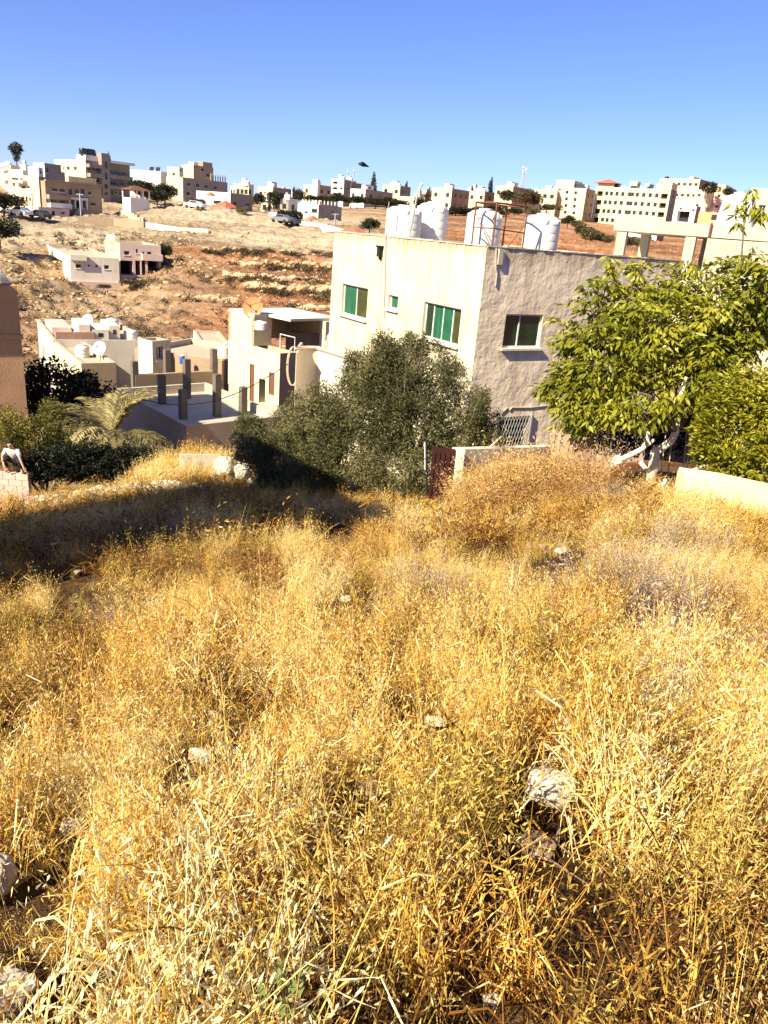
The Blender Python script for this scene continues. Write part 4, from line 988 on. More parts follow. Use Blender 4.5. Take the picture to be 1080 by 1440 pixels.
for k in range(3): panel(b, .24+.22*k, .05)
for k in range(6): small_tank(b.rpos(.08+.12*k, .55), .7, 1.5, 'small white tank on the roof of the long cream apartment block', 'small white tanks on far roofs')
b = Bld('big_cream_block', 'big cream block highest on the right of the ridge with a dark side', 'apartment block', 985, 252, 300, 928, 1004, 365, aL=-48, group=G3)
b.grid('L', 7, 2, 1.3, 1.1, .08, .92, pitch=4.2); b.done(M['farcream'], M['farbrown_shade']); b.roofbox(.2, .3, .1, .5, 1.5, M['farcream'], 'stairhead')
small_tank(b.rpos(.9, .2), .9, 1.6, 'dark tank at the left end of the big cream block roof', None, 'solar')
b = Bld('pinkish_block', 'pinkish beige long block with scattered tiny windows on the right ridge', 'apartment block', 1034, 268, 312, 978, 1046, 345, aL=-48, group=G3)
b.grid('L', 4, 3, 1.1, 1.0, .12, .88, pitch=3.8); b.done(M['farpink'], M['farbrown_shade']); b.roofbox(.3, .6, .2, .6, 2.6, M['farcream'], 'roof_room'); b.roofbox(.62, .9, .3, .7, 2.4, M['farbrown_shade'], 'roof_room')
b = Bld('small_white_house', 'small white house with a big dark opening right of the long apartment block', 'house', 980, 290, 320, 949, 986, 245, aL=-50, group=G3)
b.win('L', (952,297,969,312), style='void', name='open_bay', depth=2); b.win('L', (955.5,288.5+3,959,292+3)); b.win('L', (973,291+3,977,294+3)); b.done(M['farwhite'], M['fargrey_shade'])
b = Bld('orange_house', 'bright orange and cream low house above the concrete slab', 'house', 1013, 299, 325, 983, 1020, 225, aL=-48, group=G3)
b.win('L', (1000,302,1008,310)); b.done(M['terracotta'], M['fargrey_shade'])
b = Bld('columned_house', 'low white house seen under the concrete slab', 'house', 925, 325, 345, 880, 935, 190, aL=-50, group=G3)
for k in range(3): b.win('L', (903+k*5, 333, 906+k*5, 343), style='void', name='open_bay', depth=1)
b.grid('L', 2, 1, 1.2, 1.2, .7, .92); b.done(M['farwhite'], M['fargrey_shade'])
# lattice mast, antenna masts
def mast(u, v0, v1, d, wpx, label, lattice=True):
    a, c = P(u, v1, d), P(u, v1, d); h = d*(tel(u, v0)-tel(u, v1)); w_ = wpx/F*d/2
    t = empty('antenna_mast', a, label, 'mast')
    m = MB()
    if lattice:
        for i in range(4):
            s1, s2 = ((-1,-1),(1,-1),(1,1),(-1,1))[i]; s3, s4 = ((-1,-1),(1,-1),(1,1),(-1,1))[(i+1)%4]
            m.tube([a+Vector((s1*w_, s2*w_, 0)), a+Vector((s1*w_*.6, s2*w_*.6, h))], .09, 5)
            n = 7
            for k in range(n):
                f0 = w_*(1-.4*k/n); f1 = w_*(1-.4*(k+1)/n)
                m.tube([a+Vector((s1*f0, s2*f0, h*k/n)), a+Vector((s3*f1, s4*f1, h*(k+1)/n))], .06, 4)
    else: m.tube([a, a+Vector((0,0,h*.8)), a+Vector((0,0,h))], [.12, .1, .1], 6)
    m.build('lattice' if lattice else 'pole', M['steel'], t)
    m = MB()
    for k in range(3):
        q = a+Vector((w_*(1 if k % 2 else -1)*.9, -.3, h*(.72+.1*k))); m.tube([q, q+Vector((0,0,h*.1))], .22 if lattice else .14, 7)
    m.build('antenna', M['alu'], t)
mast(734.5, 234, 262, 287, 4.2, 'grey lattice antenna mast with small white antennas on a far roof')
mast(489, 238, 256, 310, 1.5, 'shorter thin antenna pole, the left one of two', False)
mast(497.5, 236, 256, 305, 1.5, 'taller thin antenna pole, the right one of two', False)
# parked cars
def car(name, label, u, v, d, az, mat):
    p = P(u, v, hit(u, v+1.5, 66, d+60)); p.z = gz(p.x, p.y)+.05
    t = empty(name, p, label, 'car'); f = AZ(az); s = AZ(az+90)
    m = MB(); prof = [(-2.1,.35),(-2.15,.75),(-1.9,.95),(-1.35,1.0),(-.85,1.42),(.55,1.45),(1.15,1.0),(1.95,.85),(2.15,.6),(2.1,.35)]
    for sg in (1, -1):
        q = [p+f*x+s*(sg*.85*(1 if z < 1.1 else .82))+Vector((0,0,z)) for x, z in prof]; m.poly(q if sg > 0 else q[::-1])
    for i in range(len(prof)):
        (x0, z0), (x1, z1) = prof[i], prof[(i+1) % len(prof)]; w0 = .85*(1 if z0 < 1.1 else .82); w1 = .85*(1 if z1 < 1.1 else .82)
        m.quad(p+f*x0+s*w0+Vector((0,0,z0)), p+f*x0-s*w0+Vector((0,0,z0)), p+f*x1-s*w1+Vector((0,0,z1)), p+f*x1+s*w1+Vector((0,0,z1)))
    m.build('body', mat, t)
    m = MB()
    for sg in (1, -1):
        m.quad(*[p+f*x+s*(sg*w_)+Vector((0,0,z)) for x, z, w_ in ((-1.2,1.04,.865),(.95,1.04,.865),(.5,1.4,.73),(-.8,1.38,.73))])
    m.quad(*[p+f*x+s*y+Vector((0,0,z)) for x, y, z in ((1.13,.7,1.05),(1.13,-.7,1.05),(.62,-.6,1.42),(.62,.6,1.42))])
    m.build('window', M['glass'], t)
    for x in (-1.3, 1.35):
        for sg in (1, -1):
            k = MB(); c = p+f*x+s*(sg*.8)+Vector((0,0,.32)); k.tube([c-s*.1, c+s*.1], .32, 14); k.build('wheel', M['black'], t)
car('parked_car', 'white car parked beside the tree below the cream house', 30, 304, 162, -60, M['carwhite'])
car('parked_car', 'dark car parked at the foot of the pink wing', 58, 308, 160, -55, M['cardark'])
car('parked_car', 'white car at the far left edge under the tree', 3, 299, 166, -60, M['carwhite'])
car('parked_car', 'silver grey car parked on the road below the white yard wall', 396.5, 312.5, 168, -58, M['carsilver'])
car('parked_car', 'dark car parked in front of the silver one by the road wall', 407, 315.5, 166, -58, M['cardark'])
car('parked_car', 'white car beside the olive bush near the grey block', 274, 294, 185, -70, M['carwhite'])
b = Bld('red_tile_house', 'red tiled roof peeping over the left end of the corner house parapet', 'house', 503, 331, 360, 478, 520, 100, aL=-60); b.zt = 100*tel(500, 331); b.done(M['farcream'])
hiproof(b.root, P(497, 331, 102)+Vector((0,0,0)), 2.6, 2.4, .9, M['redtile'], -60, 'tiled_roof')
for u, v0, v1, d, lab in ((113.5,272,300,166,'thin grey utility pole in front of the villa'),(47,272,305,160,'thin pale utility pole by the cream house corner'),(905,326,352,62,'small rooftop post standing on the pale roof under the concrete frame'),(470.5,300,322,155,'pale pole beside the white two storey house')):
    a = P(u, v1, d); h = d*(tel(u, v0)-tel(u, v1)); t = empty('utility_pole', a, lab, 'pole')
    m = MB(); m.tube([a-Vector((0,0,1)), a+Vector((0,0,h))], .0012*d if d < 100 else .13, 6); m.build('pole', M['steel'], t)
    m = MB(); m.tube([a+Vector((-.004*d, 0, h*.95)), a+Vector((.004*d, 0, h*.95))], .0005*d, 5); m.build('crossarm', M['steel'], t)
# flying bird
c = P(510, 231, 60)
m = MB(); k = .022*60/10
m.tube([c+Vector((-.32,0,.02)), c+Vector((-.2,0,.02)), c, c+Vector((.25,0,-.07)), c+Vector((.45,0,-.14))], [.03,.1,.16,.09,.03], 8)
m.poly([c+Vector((-.12,0,.08)), c+Vector((.1,0,.08)), c+Vector((.3,.55,.02)), c+Vector((-.02,.62,.05))]); m.poly([c+Vector((.1,0,.08)), c+Vector((-.12,0,.08)), c+Vector((-.1,-.5,.12)), c+Vector((.2,-.45,.08))])
tag(m.build('bird', M['black'], loc=c), 'dark bird flying in the sky above the ridge', 'bird')
# ------------------------------------------------------------------ vegetation tools
def unit(a): return a/np.maximum(np.linalg.norm(a, axis=1, keepdims=True), 1e-9)
def vnoise(X, f, seed=0):
    """cheap smooth noise 0..1 for arrays of points"""
    r = np.random.default_rng(seed); o = np.zeros(len(X))
    for k in range(6):
        w_ = r.normal(size=X.shape[1])*f*(1+.35*k); o += np.sin(X@w_+r.uniform(0, 6.28))
    return .5+.5*np.tanh(o/2.2)
def leaf_arrays(C, D, N, L, W, fold=.25):
    D = unit(D); S = unit(np.cross(D, N)); N = unit(np.cross(S, D)); L = L[:, None]; W = W[:, None]
    V = np.stack([C, C+D*L*.45+S*W*.5+N*W*fold, C+D*L, C+D*L*.45-S*W*.5+N*W*fold], 1).reshape(-1, 3)
    i = np.arange(len(C))[:, None]*4
    Q = np.concatenate([i+np.array([[0,1,2]]), i+np.array([[0,2,3]])], 1).reshape(-1, 3)
    return V, Q
def crown_points(clumps, n, rng, rmin=.55, gap=0, gf=1.2, gseed=3):
    c = np.array([q[0] for q in clumps], float); r = np.array([q[1] for q in clumps], float)
    w_ = (r.prod(1))**(2/3); k = rng.choice(len(c), n, p=w_/w_.sum())
    d = unit(rng.normal(size=(n, 3))); rr = rmin+(1-rmin)*rng.random(n)**.6
    rr *= 1+.16*(vnoise(d*3+k[:, None], 1.4, gseed)-.5)*2
    p = c[k]+d*r[k]*rr[:, None]
    if gap:
        keep = vnoise(p, gf, gseed) > gap; p, d = p[keep], d[keep]
    return p, d
def foliage(name, clumps, n, ln, wd, mat, parent, seed, droop=.3, up=.5, rmin=.55, gap=.25, gf=1.4, cluster=1, spread=.1):
    rng = np.random.default_rng(seed)
    p, d = crown_points(clumps, n, rng, rmin, gap, gf, seed)
    ct = vnoise(p, 1.1, seed+5)
    if cluster > 1:
        m_ = len(p); p = np.repeat(p, cluster, 0); d = np.repeat(d, cluster, 0); ct = np.repeat(ct, cluster)
        ph = np.tile(np.arange(cluster)/cluster*6.283, m_)+np.repeat(rng.uniform(0, 6.28, m_), cluster)
        ring = np.stack([np.cos(ph), np.sin(ph), np.zeros_like(ph)], 1)
        D = ring*(.75+.3*rng.random((len(p), 1)))+d*.45+rng.normal(size=p.shape)*.2; D[:, 2] -= droop
        p = p+ring*spread*.3+rng.normal(size=p.shape)*spread*.3
    else:
        D = d*.6+rng.normal(size=p.shape)*.7; D[:, 2] -= droop
    N = rng.normal(size=p.shape)*.5+d*.3; N[:, 2] += up
    L = ln*(.65+.6*rng.random(len(p))); W = wd*(.7+.5*rng.random(len(p)))
    V, Q = leaf_arrays(p, D, N, L, W)
    t = np.clip(.55*ct+.45*rng.random(len(p)), 0, 1)
    return npmesh(name, V, Q, mat, {'tint': np.repeat(t, 4)}, parent_loc(parent), parent)
def limbs(name, paths, mat, parent, n=7):
    m = MB()
    for pts, r in paths: m.tube(pts, r, n)
    return m.build(name, mat, parent, smooth=True)
def curve(a, b, bend, k=5):
    a, b, bend = Vector(a), Vector(b), Vector(bend); return [a.lerp(b, i/k)+bend*math.sin(PI*i/k) for i in range(k+1)]
M['olive'] = leafmat('olive_leaves', [(.0,(.03,.03,.009)),(.35,(.085,.082,.025)),(.7,(.17,.155,.06)),(1,(.32,.28,.14))], .25)
M['walnut'] = leafmat('broad_green_leaves', [(.0,(.07,.085,.006)),(.45,(.25,.255,.016)),(.8,(.43,.40,.045)),(1,(.58,.52,.14))], .4, .42, .4)
M['citrus'] = leafmat('citrus_leaves', [(.0,(.09,.10,.006)),(.5,(.32,.30,.016)),(1,(.55,.49,.06))], .35, .38, .4)
M['shadeleaf'] = leafmat('shade_dark_leaves', [(.0,(.006,.008,.003)),(.6,(.017,.021,.008)),(1,(.05,.05,.02))], .2)  # leaf colour darkened to stand for shade
M['bushleaf'] = leafmat('yellow_green_bush_leaves', [(.0,(.06,.055,.009)),(.5,(.18,.16,.025)),(1,(.38,.31,.07))], .3)
M['frond'] = leafmat('dusty_palm_leaflets', [(.0,(.10,.085,.03)),(.5,(.28,.23,.09)),(1,(.52,.42,.2))], .25)
M['fartree'] = leafmat('distant_tree_leaves', [(.0,(.010,.012,.005)),(.6,(.028,.032,.012)),(1,(.07,.07,.025))], .15)
M['hillstone'] = plain('dusty_hill_stone', (.50,.34,.19), .9, 0, .45, .6, .02)
M['scrub'] = leafmat('dry_hillside_scrub', [(.0,(.04,.03,.014)),(.6,(.10,.075,.032)),(1,(.24,.17,.08))], .2)

def G(u, v, d=None):
    """ground point under photo pixel, or at distance d in that direction"""
    if d is None:
        d = 1.2
        while d < 40:
            p = P(u, v, d)
            if p.z < gz(p.x, p.y): break
            d += .05
    p = P(u, v, d); return Vector((p.x, p.y, gz(p.x, p.y)))

# ------------------------------------------------------------------ trees of the plot
def cl(u, v, d, rpx, sy=1, sz=1):
    r = rpx/F*math.hypot(1, 0)*d*1.02; p = P(u, v, d); return (tuple(p), (r, r*sy, r*sz))
base = G(570, 694, 19.0)
t = empty('olive_tree', base, 'big dusty grey green olive tree before the sunlit corner of the house', 'tree')
ocl = [cl(560,545,19.6,62,1,.85), cl(500,575,19.6,50), cl(620,560,19.8,56), cl(545,505,20,34,1,.8), cl(655,600,19.6,42), cl(590,625,18.9,62), cl(520,640,18.9,58), cl(640,650,19,40), cl(575,670,18.6,50,1,.7), cl(470,610,19.6,40), cl(680,610,20.2,20), cl(610,500,20.3,22), cl(500,525,20.2,26), cl(535,550,19.5,50), cl(562,520,19.9,40), cl(642,602,19.5,48), cl(665,618,19.3,34), cl(555,655,18.6,44,1,.8), cl(482,655,19.4,40,1,.8), cl(530,680,18.5,34,1,.6), cl(490,632,19.2,46), cl(508,668,18.8,38,1,.7), cl(540,487,20.2,15), cl(498,508,20.2,16), cl(592,492,20.2,15), cl(448,552,20.2,18), cl(636,516,20.3,15), cl(418,566,20.4,17), cl(668,560,20.2,15), cl(575,478,20.3,11), cl(545,590,19.2,50), cl(520,530,20,34), cl(460,590,19.8,36), cl(645,535,20.3,24)]
rsh = random.Random(8)
for i in range(46):
    q = rsh.choice(ocl[:19]); e = Vector((rsh.gauss(0,1), rsh.gauss(0,.6)-.2, abs(rsh.gauss(0,1))+.25)).normalized(); k = rsh.uniform(.95, 1.3)
    ocl.append((tuple(Vector(q[0])+Vector((e.x*q[1][0], e.y*q[1][1], e.z*q[1][2]))*k), (rsh.uniform(.12,.2), rsh.uniform(.12,.2), rsh.uniform(.16,.34))))
foliage('crown', ocl, 120000, .10, .027, M['olive'], t, 11, .05, .3, .28, .19, 2.6)
limbs('trunk', [(curve(base-Vector((0,0,.3)), base+Vector((.1,.3,1.2)), (.15,0,0)), [.22,.2,.18,.16,.14,.12])]+[(curve(base+Vector((.1,.3,1.1)), Vector(q[0]), (.1,.1,.2)), [.1,.08,.06,.045,.03,.015]) for q in ocl[:9]], M['bark'], t)
m = MB(); rr = random.Random(5)
for i in range(70):
    q = rr.choice(ocl); e = Vector((rr.gauss(0,1), rr.gauss(0,1), abs(rr.gauss(0,1))+.3)).normalized(); c = Vector(q[0])+Vector((e.x*q[1][0], e.y*q[1][1], e.z*q[1][2]))*.6
    m.tube([c, c+e*.3+Vector((0,0,.05)), c+e*.62+Vector((0,0,.16))], [.008,.006,.003], 4)
m.build('twig', M['bark'], t)['kind'] = 'stuff'
base = G(395, 690, 20.5)
t = empty('olive_bush', base, 'lower dark olive bush half in shadow, left of the big olive tree', 'bush')
ocl2 = [cl(400,640,20.6,52,1,.8), cl(440,620,20.8,46), cl(360,630,20.9,36,1,.7), cl(450,665,19.9,44), cl(385,672,20.2,36,1,.7), cl(350,600,22,24,1,.7), cl(410,590,21.6,30,1,.7), cl(455,580,21,26)]
foliage('crown', ocl2, 60000, .10, .027, M['olive'], t, 12, .05, .3, .30, .2, 2.4)
limbs('trunk', [(curve(base-Vector((0,0,.3)), Vector(q[0]), (.1,.1,0)), [.09,.08,.06,.045,.03,.015]) for q in ocl2[:6]], M['bark'], t)

base = G(917, 675, 18.4)
t = empty('broadleaf_tree', base, 'large sunlit tree with drooping bright green leaves and whitewashed trunk', 'tree')
D_ = 18.6
wcl = [cl(930,470,D_+.4,78,1,.9), cl(860,500,D_,62), cl(1000,450,D_+.6,66), cl(830,560,D_-.1,52), cl(900,552,D_-.6,54), cl(965,530,D_-.3,56), cl(880,430,D_+.6,44), cl(960,410,D_+.9,46,1,.8), cl(1050,430,D_+1,60), cl(800,535,D_,32), cl(822,578,D_-.1,24), cl(870,580,D_-.5,26,1,.7), cl(1010,520,D_,50), cl(1092,425,D_+1.4,46), cl(820,460,D_+.4,36), cl(1040,398,D_+1.2,34,1,.8)]
tips = [(855,372,9),(899,377,9),(838,408,16),(782,452,10),(790,482,11),(773,545,14),(1050,362,14),(975,365,18),(1010,345,14),(1078,378,16),(762,553,10),(925,385,14),(860,405,14),(825,430,14)]
wcl += [cl(u, v, D_+.2, r) for u, v, r in tips]
foliage('crown', wcl, 2300, .235, .088, M['walnut'], t, 21, .75, .8, .5, .30, 1.7, 8, .16)
foliage('inner_leaves', wcl[:14], 6000, .16, .055, M['walnut'], t, 22, .5, .5, .2, .2, 1.5)
spr = [(1052,300),(1040,285),(1062,290),(1048,270),(1072,300),(1035,310),(1058,320)]
foliage('top_spray', [cl(u, v, D_+1.1, 9) for u, v in spr], 20, .24, .062, M['walnut'], t, 23, .9, .8, .3, 0, 1, 8, .12)
P0 = lambda u, v, d=18.3: P(u, v, d)
limbs('trunk', [([base-Vector((0,0,.25)), P0(922,636), P0(944,620), P0(951,606), P0(956,560), Vector(wcl[5][0])], [.13,.115,.085,.08,.07,.03]), ([P0(921,640), P0(922,627)], [.07,.06]),
                ([base-Vector((0,0,.15)), P0(912,664), P0(900,649)], [.07,.055,.05])], M['whitebark'], t, 10)
limbs('branch', [(curve(P0(951,606), Vector(q[0]), (0,0,.2)), [.08,.06,.05,.04,.03,.012]) for q in wcl[:16]] + [([P(1035,420,D_+.8), P(1042,370,D_+1), P(1046,320,D_+1.1), P(1050,275,D_+1.1)], [.03,.022,.015,.008])] + [(curve(Vector(wcl[3][0]), Vector(q[0]), (0,0,.1)), [.03,.025,.02,.015,.01,.006]) for q in wcl[16:24]], M['bark'], t)
m = MB(); L0 = 17.6
m.tube([P(842,668,L0), P(858,656,L0), P(870,647,L0), P(874,645,L0)], [.10,.12,.13,.11], 10); m.tube([P(873,646.5,L0), P(890,638,L0), P(904,631,L0), P(910,622,L0), P(911,610,L0), P(909,604,L0)], [.065,.06,.06,.06,.055,.045], 9); m.tube([P(907,627,L0), P(915,623,L0), P(920,618,L0)], [.05,.04,.03], 8)
tag(m.build('fallen_branch', M['whitebark'], loc=G(850,668,L0), smooth=True), 'whitewashed leaning log with a dark knot, left of the white tree trunk', 'log')
base = G(1050, 690, 16.2)
t = empty('citrus_tree', base, 'dense round yellow green citrus tree at the right edge below the big tree', 'tree')
ccl = [cl(1050,600,16.4,62,1,1), cl(1010,610,16.2,34), cl(1020,650,16.0,32,1,.8), cl(1080,650,16,48), cl(1090,570,16.6,52), cl(1045,560,16.6,36), cl(1000,645,16.1,20)]
foliage('crown', ccl, 1700, .13, .052, M['citrus'], t, 31, .0, .8, .6, .22, 2.0, 7, .1)
foliage('inner_leaves', ccl, 3500, .11, .042, M['citrus'], t, 32, .1, .5, .2, 0)
limbs('trunk', [(curve(base-Vector((0,0,.3)), Vector(q[0]), (.1,.1,0)), [.08,.07,.06,.045,.03,.015]) for q in ccl[:4]], M['bark'], t)
# dark shrubs between the trees and in the garden shade
base = G(900, 648, 20.6)
t = empty('hedge', base, 'dark shaded hedge under the broad leaved tree, behind the white trunk', 'hedge')
foliage('leaves', [cl(u, v, 21.3, 42, .6, .8) for u, v in ((830,600),(870,610),(910,608),(950,608),(990,612),(1030,600),(880,560),(960,560),(1010,560))], 11000, .12, .05, M['shadeleaf'], t, 41, .2, .5, .3, 0)
for k, (u, v1, v0) in enumerate(((966,658,598),(971,658,590),(978,658,605),(935,650,612),(945,652,610))):
    m = MB(); a = G(u, v1, 19.2); m.tube([a, P(u+1, v0, 19.3)], [.018,.012], 5)
    tag(m.build('garden_cane', M['deadwood'], loc=a), 'thin upright garden cane in the dark shade under the tree', 'cane', 'garden canes under the tree')
# left group
base = G(60, 665, 26.5)
t = empty('bush', base, 'wide yellow green bush at the left edge behind the crouching person', 'bush')
bcl = [cl(20,600,26.5,34,1,.8), cl(60,610,26.8,40,1,.8), cl(100,625,26.8,36,1,.8), cl(-10,625,26.2,40), cl(40,645,26.2,40,1,.7), cl(95,655,26.2,32,1,.6), cl(140,640,26.6,30), cl(70,585,27.2,22), cl(170,640,26.6,26,1,.8), cl(130,668,26,22,1,.5), cl(190,655,26.2,24,1,.6)]
foliage('leaves', bcl, 48000, .10, .036, M['bushleaf'], t, 51, .1, .5, .35, .3, 1.8)
limbs('stem', [(curve(base, Vector(q[0]), (.1,.1,0)), [.06,.05,.04,.03,.02,.01]) for q in bcl[:7]], M['bark'], t)
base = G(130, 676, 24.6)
t = empty('shade_shrub', base, 'added low shrub mass, leaf colour darkened for shade, in front of the palm behind the stone row', 'shrub')  # added mass; shade below the bush is put into its leaf colour
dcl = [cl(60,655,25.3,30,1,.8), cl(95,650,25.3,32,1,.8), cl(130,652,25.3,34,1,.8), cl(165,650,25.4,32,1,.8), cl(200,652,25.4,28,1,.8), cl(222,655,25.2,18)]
foliage('leaves', dcl, 26000, .11, .045, M['shadeleaf'], t, 55, .1, .4, .3, .12, 1.8)
base = G(90, 640, 34.5); base.z = -10.6
t = empty('fig_tree', base, 'black looking shaded tree between the orange building and the tan house', 'tree')
fcl = [cl(75,545,34.5,36), cl(110,560,34.5,36), cl(60,580,34.3,30), cl(100,590,34,38), cl(140,580,34.5,22), cl(50,535,35,20), cl(135,560,34.6,16), cl(155,545,34.4,7), cl(120,535,34.6,14)]
foliage('crown', fcl, 9000, .19, .12, M['shadeleaf'], t, 52, .3, .6, .35, .22, 1.4)
limbs('trunk', [(curve(base, Vector(q[0]), (.2,.1,0)), [.14,.11,.08,.06,.04,.02]) for q in fcl[:5]], M['bark'], t)
base = G(170, 640, 27.6)
t = empty('palm', base, 'low bushy palm with dusty golden fronds in the sun', 'palm')
rngp = np.random.default_rng(60)
limbs('trunk', [([base-Vector((0,0,.3)), base+Vector((-.3,0,1.55))], [.28,.22])], M['bark'], t, 10)
hub = base+Vector((-.3,0,1.75))
for i in range(40):
    a_ = i*2.399; el_ = .35+.95*((i*.618) % 1); ln = 2.0+.9*rngp.random()
    h = np.array([math.cos(a_), math.sin(a_), 0]); V, Q, Tn = [], [], []
    npt = 22; pts = []
    for k in range(npt+1):
        s_ = k/npt; e = el_-1.5*s_*s_
        pts.append((pts[-1] if pts else np.array(hub)) + (h*math.cos(e)+np.array([0,0,math.sin(e)]))*(ln/npt if k else 0))
    sd = np.array([-h[1], h[0], 0]); Cc, Dd, Nn, LL = [], [], [], []
    for k in range(2, npt):
        tg = pts[k+1]-pts[k]; tg /= np.linalg.norm(tg); ll = .46*math.sin(PI*min(1, (k/npt)*.85+.12))
        nrm = np.cross(tg, sd)
        for sg in (1, -1):
            for sub in (0, .5):
                Cc.append(pts[k]+tg*ln/npt*sub); Dd.append(sd*sg*.8+tg*.75+nrm*-.22+rngp.normal(size=3)*.12); Nn.append(nrm+rngp.normal(size=3)*.2); LL.append(ll)
    V, Q = leaf_arrays(np.array(Cc), np.array(Dd), np.array(Nn), np.array(LL), np.full(len(LL), .06))
    fr = npmesh('frond', V, Q, M['frond'], {'tint': np.repeat(np.clip(.5+.3*rngp.normal(size=len(LL))*.6+.25*rngp.normal(), 0, 1), 4)}, tuple(parent_loc(t)), t)

# ------------------------------------------------------------------ distant trees
def proto_mesh(kind, seed):
    rng = np.random.default_rng(seed)
    if kind == 'broad':
        c = [((.0,0,.62),(.34,.34,.3))]+[((.3*math.cos(a), .3*math.sin(a), .5+.2*rng.random()), (.2,.2,.18)) for a in np.arange(5)*1.26+rng.random()]
        n, ln, wd = 2600, .075, .04
    elif kind == 'low':
        c = [((.3*math.cos(a), .3*math.sin(a), .35+.15*rng.random()), (.25,.25,.3)) for a in np.arange(5)*1.26+rng.random()]; n, ln, wd = 2200, .09, .05
    elif kind == 'cypress':
        c = [((.02*math.sin(k), .02*math.cos(k), .08+.085*k), (.11*math.sin(PI*min(1,(k+1.6)/11.5))**.8, .11*math.sin(PI*min(1,(k+1.6)/11.5))**.8, .09)) for k in range(11)]; n, ln, wd = 1800, .05, .02
    elif kind == 'fir':
        c = [((0,0,.15+.1*k), (.27*(1-k/9.5),.27*(1-k/9.5),.05)) for k in range(9)]; n, ln, wd = 2600, .06, .025
    elif kind == 'palm':
        c = [((0,0,.8), (.22,.22,.2)), ((0,0,.55),(.1,.1,.25))]; n, ln, wd = 900, .12, .03
    p, d = crown_points([(q[0], q[1]) for q in c], n, rng, .4, .22 if kind in ('broad','low') else 0, 6, seed)
    D = d*.7+rng.normal(size=p.shape)*.5; D[:, 2] += -.5 if kind == 'palm' else .1
    N = rng.normal(size=p.shape); N[:, 2] += .5
    V, Q = leaf_arrays(p, D, N, ln*(.6+.8*rng.random(len(p))), wd*(.7+.6*rng.random(len(p))))
    tt = np.repeat(np.clip(.6*vnoise(p, 5, seed)+.4*rng.random(len(p)), 0, 1), 4)
    return V, Q, tt
_tp = {}
def far_tree(kind, u, v0, v1, d, wpx, label, seed=0, mat='fartree', name=None, group='trees among the far houses'):
    nm = name or {'broad':'tree','low':'bush','cypress':'cypress','fir':'fir_tree','palm':'palm_tree'}[kind]
    key = (kind, seed % 3, mat)
    q = 62.
    while q < d:
        a = P(u, v1, q)
        if a.z < gz(a.x, a.y): d = q; break
        q += 1.
    a = P(u, v1, d); h = d*(tel(u, v0)-tel(u, v1))*1.02; w_ = wpx/F*d
    if key not in _tp:
        V, Q, tt = proto_mesh(kind, 100+seed % 3)
        cr = npmesh('crown' if kind != 'low' else 'leaves', V, Q, M[mat], {'tint': tt}); 
        m = MB(); m.tube([(0,0,-.15), (.005,0,.3), (0,.01,.7)], [.028,.022,.012], 6); tr = m.build('trunk', M['bark'])
        _tp[key] = (cr, tr); first = True
    else: first = False
    t = empty(nm, a, label, 'tree' if kind != 'low' else 'bush', group)
    sx = {'broad':1/.85,'low':1/.9,'cypress':1/.24,'fir':1/.5,'palm':1/.45}[kind]
    for o in _tp[key]:
        c = o if first else o.copy()
        if not first: COL.objects.link(c)
        c.parent = t; c.location = (0,0,0); c.scale = (w_*sx, w_*sx, h)
        c.rotation_euler = (0, 0, seed*1.3)
    return t
far_tree('palm', 24, 202, 236, 230, 13, 'single tall palm above the far left houses', 0)
far_tree('cypress', 154.5, 211, 262, 215, 6, 'narrow dark cypress directly behind the balcony block', 0)
far_tree('fir', 523, 242, 290, 300, 14, 'dark conical fir tree below the flying bird', 0)
far_tree('cypress', 688, 247, 280, 300, 6, 'tall dark cypress alone in the middle of the ridge, the tallest one', 1)
far_tree('cypress', 663, 259, 280, 305, 4, 'thin short cypress left of the tallest cypress', 2)
far_tree('cypress', 600, 262, 290, 285, 7, 'dark cypress standing between the bent lamp pole and the plain cream block', 0)
far_tree('cypress', 570.5, 253, 275, 310, 4, 'slim cypress tip over the yellow house with the planted roof', 1)
far_tree('cypress', 413, 261, 285, 250, 5, 'slim cypress left of the cream four storey flats', 2)
far_tree('broad', 6, 268, 306, 158, 46, 'round green tree beside the white parked cars at the left edge', 0)
far_tree('broad', 0, 303, 350, 120, 48, 'dark spreading tree at the left edge casting a shadow on the slope', 1)
far_tree('broad', 207, 254, 290, 185, 36, 'dark tree beside the pavilion roof', 2)
far_tree('broad', 232, 256, 290, 187, 30, 'dark tree in front of the cream end house', 0)
far_tree('broad', 221, 264, 292, 183, 34, 'lowest dark tree between its two taller neighbours by the pavilion', 1)
far_tree('broad', 197, 252, 272, 195, 28, 'olive green tree top over the pavilion', 2)
far_tree('low', 276, 276, 291, 190, 22, 'yellowish bush by the white car near the grey block', 0, 'scrub')
far_tree('low', 340, 288, 301, 191, 14, 'grey green round shrub before the red roofed villa', 1, 'olive')
far_tree('broad', 363, 270, 296, 212, 18, 'dark tree right of the red roofed villa', 0)
far_tree('broad', 386, 266, 300, 205, 18, 'tall brownish dark tree before the stacked house', 1)
far_tree('broad', 420, 264, 292, 240, 15, 'dark round tree left of the cream four storey flats', 2)
far_tree('low', 402, 291, 311, 178, 22, 'green hedge bush above the dark parked car', 2)
far_tree('low', 415, 292, 312, 177, 18, 'green hedge bush touching the white two storey house', 0)
